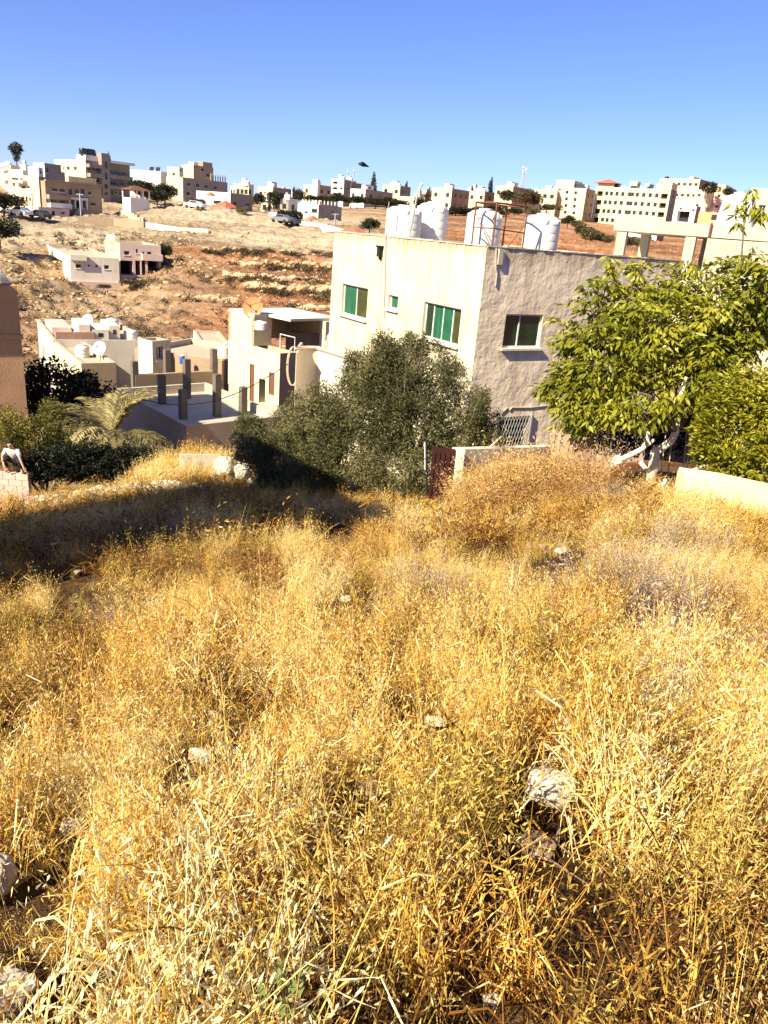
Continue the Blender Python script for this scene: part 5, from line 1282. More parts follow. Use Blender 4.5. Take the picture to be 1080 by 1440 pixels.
for k, (u, v0, v1, w_) in enumerate(((436,276,288,12),(455,277,290,14),(472,276,289,12),(478,272,290,7),(493,279,291,14),(502,277,291,14),(512,279,291,12),(528,280,294,18),(543,279,295,18),(552,281,296,18),(563,283,297,14))):
    far_tree('broad', u, v0-3, v1, 262+k, w_*1.45, ['dark tree at the foot of the cream four storey flats','dark tree between the four storey and the balconied flats','dark tree under the lowest loggia of the balconied flats','little pointed tree at the corner of the balconied flats','dark tree at the left foot of the low white house','dark tree at the middle of the low white house','dark tree at the right foot of the low white house','dark tree before the long dark side of the low white house','dark tree below the yellow house with planted roof','low dark tree right below the yellow planted roof house','dark tree beside the low cream wall'][k], k)
far_tree('broad', 596, 278, 300, 262, 26, 'dark tree behind the top of the touching pair of water tanks', 1)
for k, (u, v0, v1, w_) in enumerate(((640,290,303,26),(662,291,304,26),(682,289,304,26),(700,287,303,22))):
    far_tree('low', u, v0-2, v1, 255, w_*1.2, ['dark bush left in the bush row behind the roof tanks','dark bush second in the bush row behind the roof tanks','dark bush third in the row, left of the pipe frame','dark bush last in the row, inside the pipe frame view'][k], k)
far_tree('broad', 712, 265, 292, 272, 20, 'dark tree before the house under the antenna mast', 2)
far_tree('broad', 738, 264, 296, 258, 34, 'big leaning brownish dark tree right of the mast', 0, 'scrub')
far_tree('broad', 750, 270, 296, 262, 18, 'dark tree behind the leaning brownish tree', 1)
far_tree('low', 745, 288, 301, 240, 16, 'grey bush under the big leaning tree', 1, 'olive')
far_tree('low', 724, 290, 302, 245, 16, 'dark bush beside the grey bush under the leaning tree', 2)
for k, (u, v0, v1, w_) in enumerate(((768,284,297,16),(782,285,297,14))):
    far_tree('low', u, v0, v1, 262, w_, ['dark bush left in front of the long institutional building','dark bush right in front of the long institutional building'][k], k, 'olive')
for k, (u, v0, v1, w_) in enumerate(((797,301,322,18),(811,308,326,18),(822,314,332,22),(830,317,337,26),(845,326,340,16),(855,327,341,14),(882,330,345,16),(893,330,345,14))):
    far_tree('broad' if k < 2 else 'low', u, v0, v1, 232-4*k, w_, ['green tree at the foot of the tall pale yellow block','dark tree right of the green one at the pale yellow block','grey green bush on the slope below the narrow brown side','largest dark round bush below the long apartment block','small bush right of the large dark round bush','small bush touching the left column of the concrete frame','dark bush under the concrete slab, left one','dark bush under the concrete slab, right one'][k], k, 'fartree' if k % 2 == 0 else 'olive')
far_tree('broad', 519, 305, 331, 105, 26, 'dark tree beside the red tiled roof over the parapet', 0)
far_tree('broad', 996, 254, 280, 340, 20, 'dark trees beside the big cream block', 1)
far_tree('broad', 1023, 262, 282, 340, 14, 'dark tree on the right ridge above the pinkish block', 2)
far_tree('low', 232, 340, 362, 112, 16, 'dark bush at the right end of the pillared house', 0)
far_tree('low', 167, 332, 342, 125, 14, 'green bush above the pillared house', 1, 'bushleaf')
far_tree('low', 190, 391, 402, 102, 34, 'green bush below the pillared house wall', 2, 'scrub')
far_tree('low', 146, 398, 406, 100, 16, 'small green bush under the lone grey white house', 0, 'scrub')

# broken rock ledges following the old terraces
rl = random.Random(21); LEDGE_SCRUB = []
for k, (u0, v0, u1, v1, rs_, lb) in enumerate(((288,351,472,360,.30,'uppermost dark ledge of rock and dry scrub across the red slope'),(330,371,473,377,.36,'broken rock ledge below the uppermost scrub line of the red slope'),(318,389,473,397,.40,'long pale rock ledge halfway down the red slope'),(345,406,472,411,.40,'rock ledge just above the rusty dish'),(262,421,330,424,.36,'short rock ledge left of the rusty dish'),(400,432,470,437,.42,'rock ledge right of the rusty dish'),(408,452,468,457,.36,'lowest rock ledge beside the corner house'))):
    m = MB(); u = u0; first = None
    while u < u1:
        v = v0+(v1-v0)*(u-u0)/(u1-u0)+1.6*math.sin(u*.11+k)+rl.gauss(0,.5); q = P(u, v, hit(u, v, 66, 150, .5)); q.z = gz(q.x, q.y)
        if first is None: first = q
        if rl.random() < .72 and mnoise.noise(Vector((u*.06, k*3.1, 0))) > -.28:
            r_ = rs_*rl.uniform(.5, 1.35); m.blob(q+Vector((0,0,r_*.1)), r_, k*50+int(u), .45, 1, (1.7,.9,.75), True)
        if mnoise.noise(Vector((u*.05, k*1.7, 5))) > -.15: LEDGE_SCRUB += [(q.x*.994, q.y*.994)]*(3 if k == 0 else 1)
        u += rl.uniform(1.0, 2.2)
    tag(m.build('rock_ledge', M['hillstone'], loc=first), lb, 'rock ledge', 'rock ledges on the hillside')
# ------------------------------------------------------------------ hillside stones and scrub (uncountable)
rng = np.random.default_rng(77)
def hill_pts(n, d0, d1, a0=-36, a1=14):
    d = np.sqrt(rng.random(n)*(d1*d1-d0*d0)+d0*d0); a = rng.uniform(a0, a1, n)
    X = np.stack([np.sin(np.radians(a))*d, np.cos(np.radians(a))*d], 1); return X, d, a
X, d, a = hill_pts(22000, 66, 136)
nz = vnoise(X, .12, 4)
keep = nz+.25*rng.random(len(X)) > .5
def steep(q): d_ = math.hypot(*q); k_ = .5/d_; return gz(q[0]*(1+k_), q[1]*(1+k_))-gz(q[0]*(1-k_), q[1]*(1-k_)) > .62
ledge = []
for a_ in np.arange(-18, 3, .11):
    sx, cx = math.sin(rad(a_)), math.cos(rad(a_)); zs = [gz(sx*q, cx*q) for q in np.arange(68, 132, .7)]
    for k in range(1, len(zs)):
        if zs[k]-zs[k-1] > .55 and vnoise(np.array([[a_*.9, k*.05]]), 2.0, 91)[0] > .35: ledge.append((sx*(68+.7*k), cx*(68+.7*k)))
ledge = np.array(ledge)
X = np.array([q for q in X[keep] if steep(q) or rng.random() < (.4 if q[0] < -.27*q[1] else .15)])[:6000]
ico = MB(); ico.blob((0,0,0), 1, 3, .5, 1, (1,1,.7), True); IV = np.array([tuple(v) for v in ico.v]); IF = np.array(ico.f)
X = np.concatenate([X, ledge+rng.normal(size=ledge.shape)*.25])
Zs = np.array([gz(x, y) for x, y in X])
s_ = .08+.22*rng.random(len(X))**3.0+.2*(rng.random(len(X)) > .992); th = rng.uniform(0, 6.28, len(X))
Rm = np.zeros((len(X), 3, 3)); Rm[:,0,0] = np.cos(th); Rm[:,0,1] = -np.sin(th); Rm[:,1,0] = np.sin(th); Rm[:,1,1] = np.cos(th); Rm[:,2,2] = 1
V = np.einsum('nij,kj->nki', Rm, IV)*s_[:, None, None]*np.stack([.7+.9*rng.random(len(X)), np.ones(len(X)), .6+.5*rng.random(len(X))], 1)[:, None, :]+np.concatenate([X, (Zs+s_*.2)[:, None]], 1)[:, None, :]
Q = (IF[None]+(np.arange(len(X))*len(IV))[:, None, None]).reshape(-1, 3)
tag(npmesh('hillside_rubble', V.reshape(-1, 3), Q, M['hillstone']), 'pale stones strewn over the red hillside', 'stones', kind='stuff')
X, d, a = hill_pts(9000, 66, 138); nz = vnoise(X, .1, 9); keep = nz > .38; X = np.array([q for q in X[keep] if rng.random() < (.6 if steep(q) else .3 if q[0] < -.27*q[1] else .09)])
X = np.concatenate([X, (ledge*.992+rng.normal(size=ledge.shape)*.3)[rng.random(len(ledge)) < .75]])  # extra dry scrub along ledges, partly standing for dark shade under the rocks
LS = np.array(LEDGE_SCRUB); X = np.concatenate([X, LS+rng.normal(size=LS.shape)*.22])
Zs = np.array([gz(x, y) for x, y in X]); n = 46
c = np.repeat(np.concatenate([X, Zs[:, None]], 1), n, 0); sz = np.repeat(.25+.65*rng.random(len(X))**1.6, n)
p = c+rng.normal(size=c.shape)*np.stack([sz*.42, sz*.42, sz*.22], 1); p[:, 2] += sz*.3
D = rng.normal(size=p.shape); N = rng.normal(size=p.shape); N[:, 2] += .6
V, Q = leaf_arrays(p, D, N, sz*.36, sz*.16)
tag(npmesh('hillside_scrub', V, Q, M['scrub'], {'tint': np.repeat(np.clip(rng.random(len(p))*.6+.4*np.repeat(rng.random(len(X)), n), 0, 1), 4)}), 'low dry scrub dotting the hillside', 'scrub', kind='stuff')
M['whitestone'] = plain('pale_broken_limestone', (.52,.47,.37), .9, 0, .4, 8, .03)
# ------------------------------------------------------------------ things on the plot
def stone(u, v, wpx, label, seed, d=None, sq=(1,.8,.6), mat='stone', name='rock', facet=True, lift=.25):
    p = G(u, v, d); dd = p.length; r = wpx/F*dd*.5
    import bmesh
    rs = random.Random(seed*13+1); bm = bmesh.new()
    for k in range(22):
        e = Vector((rs.gauss(0,1), rs.gauss(0,1), rs.gauss(0,1))).normalized()*rs.uniform(.82, 1.12); bm.verts.new((e.x, e.y, max(-.55, min(.62, e.z))))
    bmesh.ops.convex_hull(bm, input=bm.verts); bmesh.ops.delete(bm, geom=[q for q in bm.verts if not q.link_faces], context='VERTS')
    bmesh.ops.bevel(bm, geom=bm.edges[:], offset=.09, segments=1, affect='EDGES'); bmesh.ops.triangulate(bm, faces=bm.faces[:])
    bmesh.ops.subdivide_edges(bm, edges=bm.edges[:], cuts=2, use_grid_fill=True); bm.verts.index_update()
    m = MB(); th = rs.uniform(0, 6.28); c_, s_ = math.cos(th), math.sin(th)
    for q in bm.verts:
        k = 1+.07*mnoise.noise(q.co*4+Vector((seed,0,0)))+.05*mnoise.noise(q.co*11); x, y, z = q.co*k
        x, y = x*c_-y*s_, x*s_+y*c_
        m.v.append(p+Vector((x*sq[0], y*sq[1], z*sq[2]*1.25+lift))*r)
    for q in bm.faces: m.f.append(tuple(v_.index for v_ in q.verts)); m.m.append(0)
    bm.free()
    return tag(m.build(name, M[mat], loc=p), label, 'stone')
stone(766, 1165, 74, 'large white pitted rock in the dry grass on the right', 3, sq=(1,.8,.62), lift=1.7)
stone(748, 1215, 62, 'flat brown stone below the large white rock', 8, sq=(1,.7,.3), mat='brownstone', lift=.9)
stone(-8, 1278, 70, 'pale striped stone cut by the left edge', 5, sq=(.8,1,.8), lift=1.2)
stone(22, 1440, 78, 'white stone in the bottom left corner', 6, sq=(1,.8,.6), lift=1.0)
stone(610, 1030, 34, 'flat white stone slab in the middle of the grass', 9, sq=(1,.7,.32), lift=1.0)
stone(280, 1080, 40, 'grey flat stone half hidden in grass, left of the middle', 10, sq=(1,.7,.35), lift=.9)
stone(518, 1130, 44, 'dark brown stone sunk between grass tufts in the centre', 12, sq=(1,.9,.5), mat='brownstone', lift=.9)
stone(690, 1425, 26, 'cream stone near the bottom edge right of the middle', 13, lift=1.2)
stone(103, 1188, 34, 'small round cream stone near the left edge', 14, lift=1.2)
stone(787, 786, 20, 'biggest white stone of the row in the far field', 15, sq=(1,.8,.6), lift=1.1)
stone(763, 778, 15, 'small white stone left of the biggest far one', 16, lift=1.2)
stone(738, 779, 16, 'smallest white stone at the left of the far row', 17, lift=1.2)
stone(852, 776, 16, 'cream stone right of the far white stones', 18, lift=1.0)
stone(110, 812, 12, 'grey white stone in the far left field by the shadow', 19, lift=1.2)
stone(152, 880, 24, 'dark speckled stone among weeds on the left', 20, mat='brownstone', lift=.9)
stone(486, 850, 16, 'pale pinkish stone in the middle field', 21, lift=1.0)
stone(912, 893, 14, 'tiny white stone in the right field', 22, lift=1.2)
stone(473, 742, 8, 'white stone at the edge of the shadow band', 23, lift=1.2)
stone(300, 1016, 20, 'small grey stone above the flat stone on the left', 24, lift=1.0)
for k, (u, v, w_, lb) in enumerate(((318,638,40,'big broken white rock beside the grey slab'),(340,636,32,'white rock leaning right of the big broken one'),(326,656,26,'smaller white rock under the broken rocks'),(304,650,18,'smallest white rock left of the broken rocks'),(350,652,20,'white rock half under the dark olive bush'),(365,690,22,'pale rock below the dark olive bush'))):
    stone(u, v, w_, lb, 30+k, 22.4 if k != 5 else 20.6, sq=(1,.8,.9), lift=.6+.5*(k < 2), facet=True, mat='whitestone' if k != 5 else 'stone')
# stone row on the left edge of the field
m = MB(); rr = random.Random(3)
for i in range(120):
    f_ = i/119; u = 45+f_*265; v = 692-f_*22+4*math.sin(f_*9); p = G(u, v, 23.3-2.6*f_)
    m.blob(p+Vector((rr.gauss(0,.12), rr.gauss(0,.15), .02+rr.random()*.2)), .07+.10*rr.random(), i, .4, 1, (1.2,.9,.75), True)
tag(m.build('dry_stone_wall', M['stone'], loc=G(170,683,22)), 'low tumbled dry stone row at the far left edge of the field', 'wall')
p = P(278, 640, 22.5); gzp = gz(p.x, p.y); t_ = MB(); t_.obox((p.x-.55, p.y, gzp-.2), (1.0,.25,0), (-.05,.1,0), (.02,.05,.85))
tag(t_.build('concrete_slab', M['concrete'], loc=(p.x, p.y, gzp)), 'upright grey concrete slab behind the lit dry grass', 'slab')
# block wall with the person
a = P(41, 693, 24.6); b = P(-60, 689, 25.6); zt = P(41, 667, 24.6).z
D = Vector((b.x-a.x, b.y-a.y, 0)); N = Vector((-D.y, D.x, 0)).normalized(); D.normalize()
if N.y < 0: N = -N
zg = min(gz(a.x, a.y), gz(b.x, b.y))-.6
t = empty('block_wall', (a.x, a.y, zg+.6), 'short rough block wall at the left edge under the crouching person', 'wall')
rows = int((zt-zg)/.2)+1; rr = random.Random(9)
m = MB()
for j in range(rows):
    z = zt-.2*(j+1); x = -.2*(j % 2)-.02*rr.random()
    while x < 2.6:
        w_ = .38+.03*rr.random(); x0 = max(x, .03*rr.random()); e = .015*rr.random()
        if x+w_ > .1 and not (j == 0 and .95 < x < 1.2): m.obox(a*1+Vector((0,0,0))+D*x0+N*(.0-e)-Vector((0,0,a.z-z)), D*(x+w_-x0-.012), N*.2, (0,0,.188))
        x += w_+.006
m.build('block', M['farpink'], t)
mm = MB(); mm.obox(Vector((a.x, a.y, zg))+D*.06+N*.02, D*2.5, N*.16, (0,0,zt-zg-.03)); mm.build('mortar', M['palecon'], t)
stone(40, 693, 26, 'pale broken block lying at the end of the block wall', 40, 24.2, sq=(1,.8,.6), lift=.5)

# ------------------------------------------------------------------ the person
def skinobj(name, nodes, edges, mat, parent, loc, rz, sub=2):
    me = bpy.data.meshes.new(name); me.from_pydata([n[:3] for n in nodes], edges, [])
    o = bpy.data.objects.new(name, me); COL.objects.link(o)
    sk = o.modifiers.new('skin', 'SKIN'); sk.use_smooth_shade = True
    if not me.skin_vertices: pass
    for i, n in enumerate(nodes):
        r = n[3]; me.skin_vertices[0].data[i].radius = (r, r) if not isinstance(r, tuple) else r
    me.skin_vertices[0].data[0].use_root = True
    ss = o.modifiers.new('sub', 'SUBSURF'); ss.levels = sub; ss.render_levels = sub
    me.materials.append(mat); o.parent = parent; o.location = loc; o.rotation_euler = (0, 0, rz)
    return o
M['skin'] = plain('sunlit_skin', (.50,.32,.22), .6, 0, .08, 6)
M['shirt'] = plain('white_shirt', (.78,.75,.72), .85, 0, .06, 12, .01)
M['trousers'] = plain('dark_trousers', (.02,.02,.028), .85, 0, .2, 12)
M['hair'] = plain('black_hair', (.012,.01,.009), .7, 0, .3, 20)
pf = a+D*.42+N*.1; pf = Vector((pf.x, pf.y, zt))
per = empty('person', pf, 'person crouching on the block wall in white shirt and dark trousers, reaching down', 'person')
RZP = math.atan2(D.y, D.x)+PI
bn = [(0,.13,.44,.115),(0,.04,.57,.11),(0,-.05,.70,.125),(0,-.10,.76,.06),(.01,-.14,.82,.05),(.01,-.17,.88,.075),(.01,-.185,.95,.085),(.01,-.17,1.02,.06)]
be = [(0,1),(1,2),(2,3),(3,4),(4,5),(5,6),(6,7)]
def arm(sg, el, wr, hd):
    i = len(bn); bn.extend([(sg*.17,-.09,.73,.06), (*el,.045), (*wr,.032), (*hd,.036)]); be.extend([(2,i),(i,i+1),(i+1,i+2),(i+2,i+3)])
    w_ = Vector(wr); h = Vector(hd); dr = (h-w_).normalized(); sd = dr.cross(Vector((0,-1,0))).normalized()
    for k, (off, ln) in enumerate(((-.03,.06),(-.01,.075),(.01,.07),(.03,.055))):
        j = len(bn); q0 = h+sd*off+dr*.035; q1 = q0+dr*ln*.55+Vector((0,-.008,0)); q2 = q1+dr*ln*.5+Vector((0,.012,0))
        bn.extend([(*q0,.010),(*q1,.009),(*q2,.008)]); be.extend([(i+3,j),(j,j+1),(j+1,j+2)])
    j = len(bn); q0 = w_.lerp(h,.6)-sd*.035; q1 = q0-sd*.02+dr*.035; bn.extend([(*q0,.012),(*q1,.010)]); be.extend([(i+3,j),(j,j+1)])
arm(1, (.27,-.17,.50), (.36,-.20,.27), (.39,-.20,.19))
arm(-1, (-.29,-.12,.50), (-.21,-.22,.28), (-.19,-.23,.20))
for sg in (1, -1):
    i = len(bn); bn.extend([(sg*.10,.11,.42,.085), (sg*.25,-.17,.43,.062), (sg*.21,.0,.12,.042), (sg*.21,.02,.06,.04), (sg*.25,-.13,.035,.033)]); be.extend([(0,i),(i,i+1),(i+1,i+2),(i+2,i+3),(i+3,i+4)])
skinobj('body', bn, be, M['skin'], per, (0,0,0), RZP)
tn_ = [(0,.13,.42,.13),(0,.04,.57,.135),(0,-.06,.70,.155),(0,-.10,.755,.085),(.18,-.09,.725,.078),(.255,-.155,.56,.062),(-.18,-.09,.725,.078),(-.26,-.115,.56,.062)]
skinobj('shirt', tn_, [(0,1),(1,2),(2,3),(2,4),(4,5),(2,6),(6,7)], M['shirt'], per, (0,0,0), RZP)
tr_ = [(0,.13,.42,.14),(.10,.11,.42,.105),(.25,-.17,.43,.082),(.215,-.02,.16,.062),(-.10,.11,.42,.105),(-.25,-.17,.43,.082),(-.215,-.02,.16,.062)]
skinobj('trousers', tr_, [(0,1),(1,2),(2,3),(0,4),(4,5),(5,6)], M['trousers'], per, (0,0,0), RZP)
m = MB(); m.blob((0,0,0), .1, 2, .15, 2, (.95,1,.9)); o = m.build('hair', M['hair'], smooth=True); o.parent = per
o.location = Matrix.Rotation(RZP, 3, 'Z') @ Vector((.01,-.155,1.0))
m = MB()
for sg in (1, -1): m.blob((sg*.03, -.262, .945), .011, 1, 0, 1)
m.blob((0, -.275, .92), .016, 2, .1, 1, (.8,1,1.3)); m.tube([(-.022,-.262,.89),(.022,-.262,.89)], .006, 5)
o = m.build('face', M['skin']); o.parent = per; o.rotation_euler = (0,0,RZP)

# ------------------------------------------------------------------ garden edge on the right
DG = 17.7
def gp(u, v, d=DG): return P(u, v, d)
t = empty('gate', G(620, 692, DG), 'rusty red sheet metal gate coloured dark for shade between olive tree and white post', 'gate')
m = MB(); p0, p1 = gp(603, 690), gp(637, 690); zt_ = gp(620, 630).z
m.obox((p0.x, p0.y, p0.z-.2), (p1.x-p0.x, p1.y-p0.y, 0), (0,.04,0), (0,0,zt_-p0.z+.2))
for k in range(5):
    q = p0.lerp(p1, (k+.5)/5); m.obox((q.x-.012, q.y-.025, p0.z-.1), (.024,0,0), (0,.02,0), (0,0,zt_-p0.z))
m.build('door_sheet', M['reddoor'], t)
m = MB(); m.tube([gp(600, 695), gp(599.5, 618)], .03, 7); m.build('hinge_post', M['black'], t)
m = MB(); m.tube([gp(598, 660), gp(597.5, 622)], .018, 6); m.build('stay', M['alu'], t)
a0 = G(640, 690, DG); zt_ = gp(641, 630).z
m = MB(); m.obox((a0.x-.08, a0.y-.1, a0.z-.3), (.19,0,0), (0,.2,0), (0,0,zt_-a0.z+.3))
w1, w2 = gp(644, 632, DG+.15), gp(780, 628, 20.6)
dz = w2-w1; nn = Vector((-dz.y, dz.x, 0)).normalized()*.2
m.obox((w1.x, w1.y, w1.z-1.4), (dz.x, dz.y, dz.z), nn, (0,0,1.4))
tag(m.build('garden_wall', M['palecon'], loc=a0), 'low pale garden wall with white end post right of the red gate', 'wall')
m = MB(); q = G(667, 650, 19.8); m.tube([q, P(667.5, 604, 19.8)], .022, 7)
tag(m.build('white_stake', M['alu'], loc=q), 'short upright white stake above the garden wall', 'stake')
m = MB(); q = P(683, 634, 18.8); m.tube([q, P(705, 614, 18.9)], [.025,.02], 6)
tag(m.build('leaning_stick', M['deadwood'], loc=q), 'bleached stick leaning up to the right in front of the grille window', 'stick')
m = MB(); q = G(740, 690, 17.8); m.tube([q, P(740, 648, 17.8)], .016, 6); m.tube([P(690, 656, 17.6), P(715, 650, 17.7), P(740, 649.5, 17.78), P(780, 653, 17.7), P(815, 665, 17.5)], .014, 6)
tag(m.build('cane_trellis', M['deadwood'], loc=q), 'thin pale cane with a cross stick above the dry brush', 'trellis')
# pallet fence
t = empty('pallet_fence', G(800, 650, 19.6), 'broken wooden pallet standing as a fence below the grey wall', 'pallet')
for k, (u, v0, v1) in enumerate(((775,597,643),(782,599,645),(789,597,646),(795,600,646),(801,596,645),(809,604,643),(817,603,642),(826,605,640))):
    q0, q1 = gp(u-2.2, v1, 19.5), gp(u+2.2, v1, 19.5); h = gp(u, v0, 19.5).z-q0.z
    m = MB(); m.obox(q0, q1-q0, (0,.025,0), (.03*((k % 3)-1),.05,h)); m.build('slat', M['pallet'], t)
for v in (612, 622, 634):
    m = MB(); m.tube([gp(774, v, 19.58), gp(828, v-3, 19.58)], .035, 4); m.build('rail', M['pallet'], t)
for k in range(6):
    u = 832+k*7; m = MB(); m.tube([gp(u, 640, 19.6), gp(u+1, 606+k % 3*4, 19.65)], .014, 5); m.build('stick', M['pallet'], t)
# concrete block wall at the right
pts = [P(959, 690, 15.0), P(1020, 690, 14.5), P(1100, 690, 14.0)]
zz_ = [P(961, 670, 15.0).z, P(1030, 681, 14.5).z, P(1100, 697, 14.0).z]
m = MB()
for i in range(2):
    a_, b_ = pts[i], pts[i+1]; N = Vector((0.1, 1, 0)).normalized()*.55
    g_ = -4.9
    A_ = [Vector((a_.x, a_.y, g_)), Vector((b_.x, b_.y, g_)), Vector((b_.x, b_.y, zz_[i+1])), Vector((a_.x, a_.y, zz_[i]))]; B_ = [q+N for q in A_]
    m.quad(*A_); m.quad(B_[1], B_[0], B_[3], B_[2]); m.quad(A_[3], A_[2], B_[2]+Vector((0,0,.03)), B_[3]+Vector((0,0,.03))); m.quad(A_[0], A_[3], B_[3], B_[0]); m.quad(A_[1], B_[1], B_[2], A_[2])
tag(m.build('concrete_block', M['yellow'], loc=pts[0]), 'long pale concrete block lying in the dry grass below the citrus tree', 'concrete block')
m = MB(); q = P(955, 668, 17.4); m.tube([q, P(990, 655, 17.4), P(1015, 651, 17.4), P(1054, 647, 17.4)], [.03,.03,.026,.02], 6)
tag(m.build('long_stick', M['deadwood'], loc=q), 'long bleached stick lying in front of the citrus tree', 'stick')
m = MB(); q = P(1022, 680, 15.4); m.tube([q, P(1050, 667, 15.6), P(1085, 659, 15.8)], [.02,.02,.02], 6)
tag(m.build('bent_stick', M['pallet'], loc=q), 'bent brown stick curving up to the right edge above the concrete block', 'stick')
m = MB(); q = G(937, 668, 18.2); m.blob(q+Vector((0,0,.14)), .17, 4, .35, 2, (1,.8,1.25)); m.blob(q+Vector((0,0,.36)), .06, 5, .5, 1, (1.2,.8,.9))
tag(m.build('plastic_bag', M['alu'], loc=q, smooth=True), 'crumpled white plastic bag beside the white tree trunk', 'bag')
m = MB(); q = G(870, 705, 16); m.tube([G(856,708,15.9)+Vector((0,0,.25)), q+Vector((-.05,0,.4)), q+Vector((.12,0,.44)), G(884,706,16)+Vector((0,0,.36))], .04, 7)
tag(m.build('black_hose', M['black'], loc=q), 'short black hose arching out of the dry grass', 'hose')
for k, u in enumerate((833, 854, 858, 838)):
    m = MB(); q = G(u, 690, 16.6); m.tube([q, P(u+(3 if k % 2 else 1), 642+4*(k % 2), 16.7)], [.016,.01], 5)
    tag(m.build('thin_stake', M['pallet'], loc=q), 'thin dark stake in the weeds beside the leaning log', 'stake', 'thin stakes by the leaning log')

# ------------------------------------------------------------------ dry grass
M['grass'] = leafmat('dry_grass', [(.0,(.10,.035,.007)),(.22,(.30,.13,.022)),(.45,(.62,.335,.055)),(.68,(.83,.535,.115)),(.88,(.87,.69,.26)),(1,(.89,.79,.46))], .3, .6, .2)
M['greengrass'] = leafmat('yellowing_weeds', [(.0,(.11,.06,.014)),(.5,(.44,.31,.06)),(1,(.70,.53,.15))], .3, .6, .2)
M['thistle'] = leafmat('dried_grey_thistles', [(.0,(.12,.08,.055)),(.5,(.36,.27,.20)),(1,(.60,.49,.38))], .2, .8, .1)
M['brush'] = leafmat('red_brown_dry_brush', [(.0,(.13,.045,.014)),(.5,(.48,.26,.085)),(1,(.76,.54,.22))], .2, .8, .1)
rng = np.random.default_rng(123)
def ribbon(pts, wd, rng, V, Q, T, t0, tw=None):
    n0 = len(V); k = len(pts); a = rng.uniform(0, 6.28); s = np.array([math.cos(a), math.sin(a), .15])
    for i, p in enumerate(pts):
        w_ = wd*(1-.75*(i/(k-1))**1.5); V.append(p-s*w_/2); V.append(p+s*w_/2); T += [t0, t0]
    for i in range(k-1): Q.append((n0+2*i, n0+2*i+1, n0+2*i+3, n0+2*i+2))
def spikelet(p, ln, wd, rng, V, Q, T, t0):
    d0 = np.array([rng.normal()*.4, rng.normal()*.4, -1+.5*rng.random()]); d0 /= np.linalg.norm(d0)
    s = np.cross(d0, rng.normal(size=3)); s /= np.linalg.norm(s); nn = np.cross(d0, s)
    for sg in (1, -1):
        d = d0+nn*sg*.28; n0 = len(V)
        V += [p, p+d*ln*.35+s*wd*.5, p+d*ln, p+d*ln*.35-s*wd*.5]; T += [t0+.05*sg]*4; Q.append((n0, n0+1, n0+2, n0+3))
def oat(rng, nst=8, lod=0):
    V, Q, T = [], [], []
    for j in range(nst):
        a = rng.uniform(0, 6.28); lean = rng.uniform(.03, .4); h = rng.uniform(.36, .78); b0 = np.array([rng.normal()*.05, rng.normal()*.05, 0])
        dr = np.array([math.cos(a), math.sin(a), 0]); ns = 5 if lod == 0 else 3
        pts = [b0+dr*h*lean*(s*s)+np.array([0,0,h*s*(1-.18*lean*s)]) for s in np.linspace(0, 1, ns)]
        tj = rng.normal()*.08
        ribbon(pts, .0042 if lod == 0 else .0065, rng, V, Q, T, .08+tj)
        for k in range(8 if lod == 0 else 5):
            s = .5+.52*rng.random(); p = b0+dr*h*lean*s*s+np.array([0,0,h*s*(1-.18*lean*s)])+np.array([rng.normal()*.028, rng.normal()*.028, rng.normal()*.012])
            sc_ = 1 if lod == 0 else 1.35
            spikelet(p, .027*sc_*(.6+.6*rng.random()), .0052*sc_, rng, V, Q, T, .22+tj+.14*rng.normal())
        for k in range(3 if lod == 0 else 1):
            s = rng.uniform(.05, .6); p = b0+dr*h*lean*s*s+np.array([0,0,h*s]); a2 = rng.uniform(0, 6.28); e = np.array([math.cos(a2), math.sin(a2), 0]); ll = rng.uniform(.1, .24)
            q = [p, p+e*ll*.4+np.array([0,0,ll*.25]), p+e*ll*.75+np.array([0,0,ll*.1*rng.normal()]), p+e*ll+np.array([0,0,-ll*.35*rng.random()-.02])]
            ribbon(q, .009 if lod == 0 else .014, rng, V, Q, T, .1+.2*rng.normal())
    return np.array(V), np.array(Q), np.array(T)
def mat_(rng, n=26, lod=0):
    """lodged straw and dead blades near the ground"""
    V, Q, T = [], [], []
    for j in range(n):
        c = np.array([rng.normal()*.09, rng.normal()*.09, abs(rng.normal())*.09+.01]); a = rng.uniform(0, 6.28); e = np.array([math.cos(a), math.sin(a), rng.normal()*.45]); ll = rng.uniform(.06, .2)
        ribbon([c, c+e*ll*.5+np.array([0,0,.03]), c+e*ll+np.array([0,0,-.02*rng.random()])], rng.uniform(.003, .008)*(1 if lod == 0 else 1.6), rng, V, Q, T, -.12+.22*rng.normal())
    return np.array(V), np.array(Q), np.array(T)
def forb(rng, lod=0):
    V, Q, T = [], [], []
    for j in range(4):
        a = rng.uniform(0, 6.28); e = np.array([math.cos(a), math.sin(a), 0]); h = rng.uniform(.22, .5); ln = rng.uniform(.1, .4)
        st = [e*h*ln*s+np.array([0,0,h*s]) for s in np.linspace(0, 1, 4)]; ribbon(st, .005, rng, V, Q, T, -.1)
        for k in range(16 if lod == 0 else 7):
            s = .25+.8*rng.random(); p = e*h*ln*s+np.array([0,0,h*s])+rng.normal(size=3)*.045
            d = rng.normal(size=3); d[2] += .3; d /= np.linalg.norm(d); sd = np.cross(d, rng.normal(size=3)); sd /= np.linalg.norm(sd); n0 = len(V); l_ = rng.uniform(.015, .04)*(1 if lod == 0 else 1.7); w_ = l_*.22
            V += [p, p+d*l_*.5+sd*w_*.5, p+d*l_, p+d*l_*.5-sd*w_*.5]; T += [.1+.2*rng.normal()]*4; Q.append((n0, n0+1, n0+2, n0+3))
    return np.array(V), np.array(Q), np.array(T)
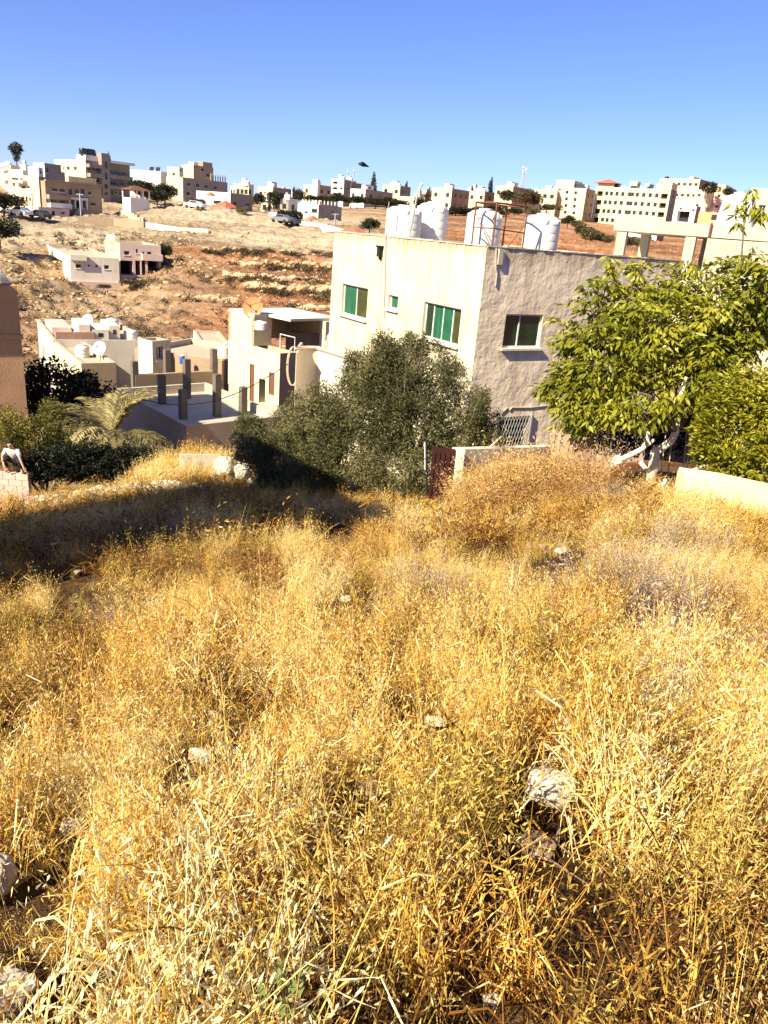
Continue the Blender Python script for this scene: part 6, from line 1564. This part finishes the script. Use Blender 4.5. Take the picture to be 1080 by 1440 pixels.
SKIP = [(G(766,1165), .2), (G(748,1215), .16), (G(-4,1275), .22), (G(26,1432), .2), (G(610,1030), .2), (G(787,786), .35), (G(280,1080), .2), (G(518,1130), .18), (G(690,1425), .12), (G(103,1188), .1), (G(486,850), .3), (G(110,812), .3), (G(473,742), .35)]
def edge_d(a):
    return np.interp(a, [-60,-30,-20,-16,-11,-9,-4,3,6,9,14,18,24,29,60], [24.5,24.8,24.5,25.5,25.0,20.5,19.3,19.0,19.3,19.8,20.4,18.6,17.2,15.2,14.5])
def scatter(n, d0, d1, amax, seed):
    r = np.random.default_rng(seed); d = np.sqrt(r.random(n)*(d1*d1-d0*d0)+d0*d0); a = r.uniform(-amax, amax, n)
    ok = d < edge_d(a); d, a = d[ok], a[ok]
    X = np.stack([np.sin(np.radians(a))*d, np.cos(np.radians(a))*d], 1)
    ok = np.ones(len(X), bool)
    for p, rr_ in SKIP + [(p*.86, r_*.9) for p, r_ in SKIP[:2]]: ok &= np.hypot(X[:,0]-p.x*.965, X[:,1]-p.y*.965) > rr_
    return X[ok]
def plant(X, tmpls, name, mat, seed, smin, smax, tint0, tvar, keepf=None, hpatch=.45, lab='', tilt=.18):
    r = np.random.default_rng(seed)
    if keepf is not None: X = X[keepf(X, r)]
    Z = np.array([gz(x, y) for x, y in X]); k = r.integers(0, len(tmpls), len(X))
    patch = vnoise(X, 2.2, 44)*.35+vnoise(X, 1.1, 40)*.3+vnoise(X, .45, 41)*.35
    sc_ = (smin+(smax-smin)*r.random(len(X)))*(1-hpatch+hpatch*(vnoise(X, .8, 42)+vnoise(X, 2.6, 43)))
    for p_, rr_ in SKIP:
        e = np.array([p_.x, p_.y]); L_ = np.hypot(*e); u_ = e/L_; al = X@u_; ac = np.abs(X[:,0]*u_[1]-X[:,1]*u_[0])
        sc_ *= np.where((al > L_*.74) & (al < L_) & (ac < rr_*1.05), .3, 1)
    tint = tint0+tvar*((patch-.5)*2.2+.3*r.normal(size=len(X)))
    Vs, Qs, Ts, off = [], [], [], 0
    for j, (TV_, TQ_, TT) in enumerate(tmpls):
        I = np.where(k == j)[0]
        if not len(I): continue
        th = r.uniform(0, 6.28, len(I)); c, s = np.cos(th), np.sin(th); tx, ty = r.normal(size=(2, len(I)))*tilt
        x = TV_[None,:,0]*c[:,None]-TV_[None,:,1]*s[:,None]; y = TV_[None,:,0]*s[:,None]+TV_[None,:,1]*c[:,None]; z = TV_[None,:,2]*np.ones((len(I),1))
        x = x+z*tx[:,None]; y = y+z*ty[:,None]
        S = sc_[I][:,None]; A = np.stack([x*S+X[I,0][:,None], y*S+X[I,1][:,None], z*S+Z[I][:,None]-.01], -1)
        Vs.append(A.reshape(-1,3)); Qs.append((TQ_[None]+(off+np.arange(len(I))*len(TV_))[:,None,None]).reshape(-1,4)); off += len(I)*len(TV_)
        Ts.append(np.clip(tint[I][:,None]+TT[None], 0, 1).ravel())
    o = npmesh(name, np.concatenate(Vs), np.concatenate(Qs), mat, {'tint': np.concatenate(Ts)})
    return tag(o, lab, 'grass', kind='stuff')
oats0 = [oat(rng) for _ in range(8)]; oats1 = [oat(rng, 6, 1) for _ in range(6)]
mats0 = [mat_(rng) for _ in range(5)]; mats1 = [mat_(rng, 14, 1) for _ in range(4)]
forb0 = [forb(rng) for _ in range(6)]; forb1 = [forb(rng, 1) for _ in range(5)]
def bare(th, f=.9, seed=50): return lambda X, r: .5*vnoise(X, f, seed)+.5*vnoise(X, f*3.6, seed+7)+.2*r.random(len(X)) > th
X0, X1, X2 = scatter(3900, .7, 4.6, 56, 1), scatter(9000, 4.6, 11, 48, 2), scatter(22000, 11, 26, 44, 3)
plant(X0, oats0, 'oat_grass', M['grass'], 1, .55, 1.0, .57, .32, bare(.70), lab='tall bleached wild oat grass in the near field')
plant(X1, oats0, 'oat_grass', M['grass'], 2, .42, .85, .59, .34, bare(.66), lab='golden dry grass across the middle of the field')
plant(X2, oats1, 'oat_grass', M['grass'], 3, .42, .8, .60, .36, bare(.56), lab='fine dry grass in the far field by the shadow band')
plant(np.concatenate([scatter(1300, .6, 4.6, 56, 4), scatter(2800, 4.6, 11, 48, 5)]), mats0, 'straw_litter', M['grass'], 4, .8, 1.4, .22, .3, lab='matted straw lying between the grass stems')
plant(scatter(7000, 11, 26, 44, 6), mats1, 'straw_litter', M['grass'], 5, 1.0, 1.8, .24, .3, lab='matted straw in the far field')
plant(np.concatenate([scatter(1500, .7, 4.6, 56, 7), scatter(4200, 4.6, 11, 48, 8)]), forb0, 'weeds', M['greengrass'], 6, .6, 1.15, .5, .5, bare(.62, .7, 51), lab='patches of yellow green drying weeds')
plant(scatter(9000, 11, 26, 44, 9), forb1, 'weeds', M['grass'], 7, .7, 1.4, .42, .5, bare(.6, .7, 52), lab='brownish dry weeds of the far field')
plant(np.concatenate([scatter(1100, .9, 4.6, 52, 17), scatter(3600, 4.6, 11, 46, 18), scatter(3000, 11, 20, 40, 19)]), forb0, 'brown_weeds', M['brush'], 16, .5, 1.0, .45, .5, bare(.66, .9, 61), lab='reddish brown dead weeds scattered in patches over the field')
def spots(pp):
    c = np.array([[*G(u, v)[:2], r_] for u, v, r_ in pp])
    return lambda X, r: (np.hypot(X[:,None,0]-c[None,:,0], X[:,None,1]-c[None,:,1])/c[None,:,2]).min(1) < .5+.6*r.random(len(X))
plant(np.concatenate([scatter(5000, 3.5, 11, 44, 10), scatter(9000, 11, 20, 38, 11)]), forb0, 'dried_thistles', M['thistle'], 8, .7, 1.2, .5, .3, spots([(600,840,.6),(620,825,.5),(900,860,.8),(830,840,.7),(960,945,.7),(960,1060,.3),(810,825,.6),(960,780,.7),(760,700,.8),(560,705,1.0),(600,700,.9),(640,705,.8),(100,780,1.0),(230,770,.7),(160,880,.3),(980,1090,.4),(1060,1010,.4),(940,830,.8),(850,720,.8)]), lab='greyish lilac patches of dried thistles in the field')
plant(scatter(6000, 1.2, 4.0, 40, 23), forb0, 'green_weeds', M['greengrass'], 24, .7, 1.3, .55, .4, spots([(570,1270,.22),(640,1220,.16),(1000,1250,.1),(720,1250,.12),(560,1180,.14)]), lab='patch of still greenish yellow weeds low in the field')
# dry brush over the garden wall
bx = rng.random((2300, 2)); U_ = 645+bx[:,0]*215; dd_ = 16.3+bx[:,1]*2.6
Xb = np.array([[math.sin(azr(u, 660))*q, math.cos(azr(u, 660))*q] for u, q in zip(map(float, U_), map(float, dd_))])
plant(Xb, forb0+mats0, 'dry_brush', M['brush'], 9, 1.3, 2.6, .5, .5, None, lab='tangled red brown dry brush over the low garden wall', tilt=.3)
def strip(n, u0, u1, d0, d1): return np.array([[math.sin(azr(u, 660))*q, math.cos(azr(u, 660))*q] for u, q in zip(map(float, u0+rng.random(n)*(u1-u0)), map(float, d0+rng.random(n)*(d1-d0)))])
plant(strip(420, 646, 790, 16.7, 17.6), forb0, 'tall_brush', M['brush'], 33, 1.5, 2.5, .5, .5, None, lab='tallest tangle of dry brush against the pale garden wall', tilt=.35)
plant(strip(700, 955, 1110, 13.0, 14.2), oats1+forb1, 'wall_grass', M['grass'], 34, .55, .95, .55, .3, None, lab='tall dry grass growing against the long pale concrete block')
plant(np.array([[math.sin(azr(u, 660))*q, math.cos(azr(u, 660))*q] for u, q in zip(map(float, 185+rng.random(900)*135), map(float, 21.8+rng.random(900)*3.6))]), oats1+mats1, 'tall_grass', M['grass'], 12, .9, 1.5, .62, .3, None, lab='bright tall dry grass on the small rise by the grey slab')
m = MB(); q = P(408, 1425, 1.2)+Vector((0,0,-.28)); rr = random.Random(4)
VV = [];
for k in range(16):
    a_ = rr.uniform(0, 6.28); e = Vector((math.cos(a_), math.sin(a_), .5+.5*rr.random())).normalized(); c = q+Vector((rr.gauss(0,.03), rr.gauss(0,.03), .28+.06*rr.random())); s_ = e.cross(Vector((0,0,1))).normalized()*.016
    m.poly([c, c+e*.025+s_*.5, c+e*.05, c+e*.025-s_*.5])
m.tube([q, q+Vector((0,0,.3))], .004, 5)
M['greenleaf'] = plain('fresh_green_leaf', (.16,.19,.05), .5, 0, .2, 9)
tag(m.build('green_weed', M['greenleaf'], loc=q), 'small fresh green weed at the bottom edge', 'plant')
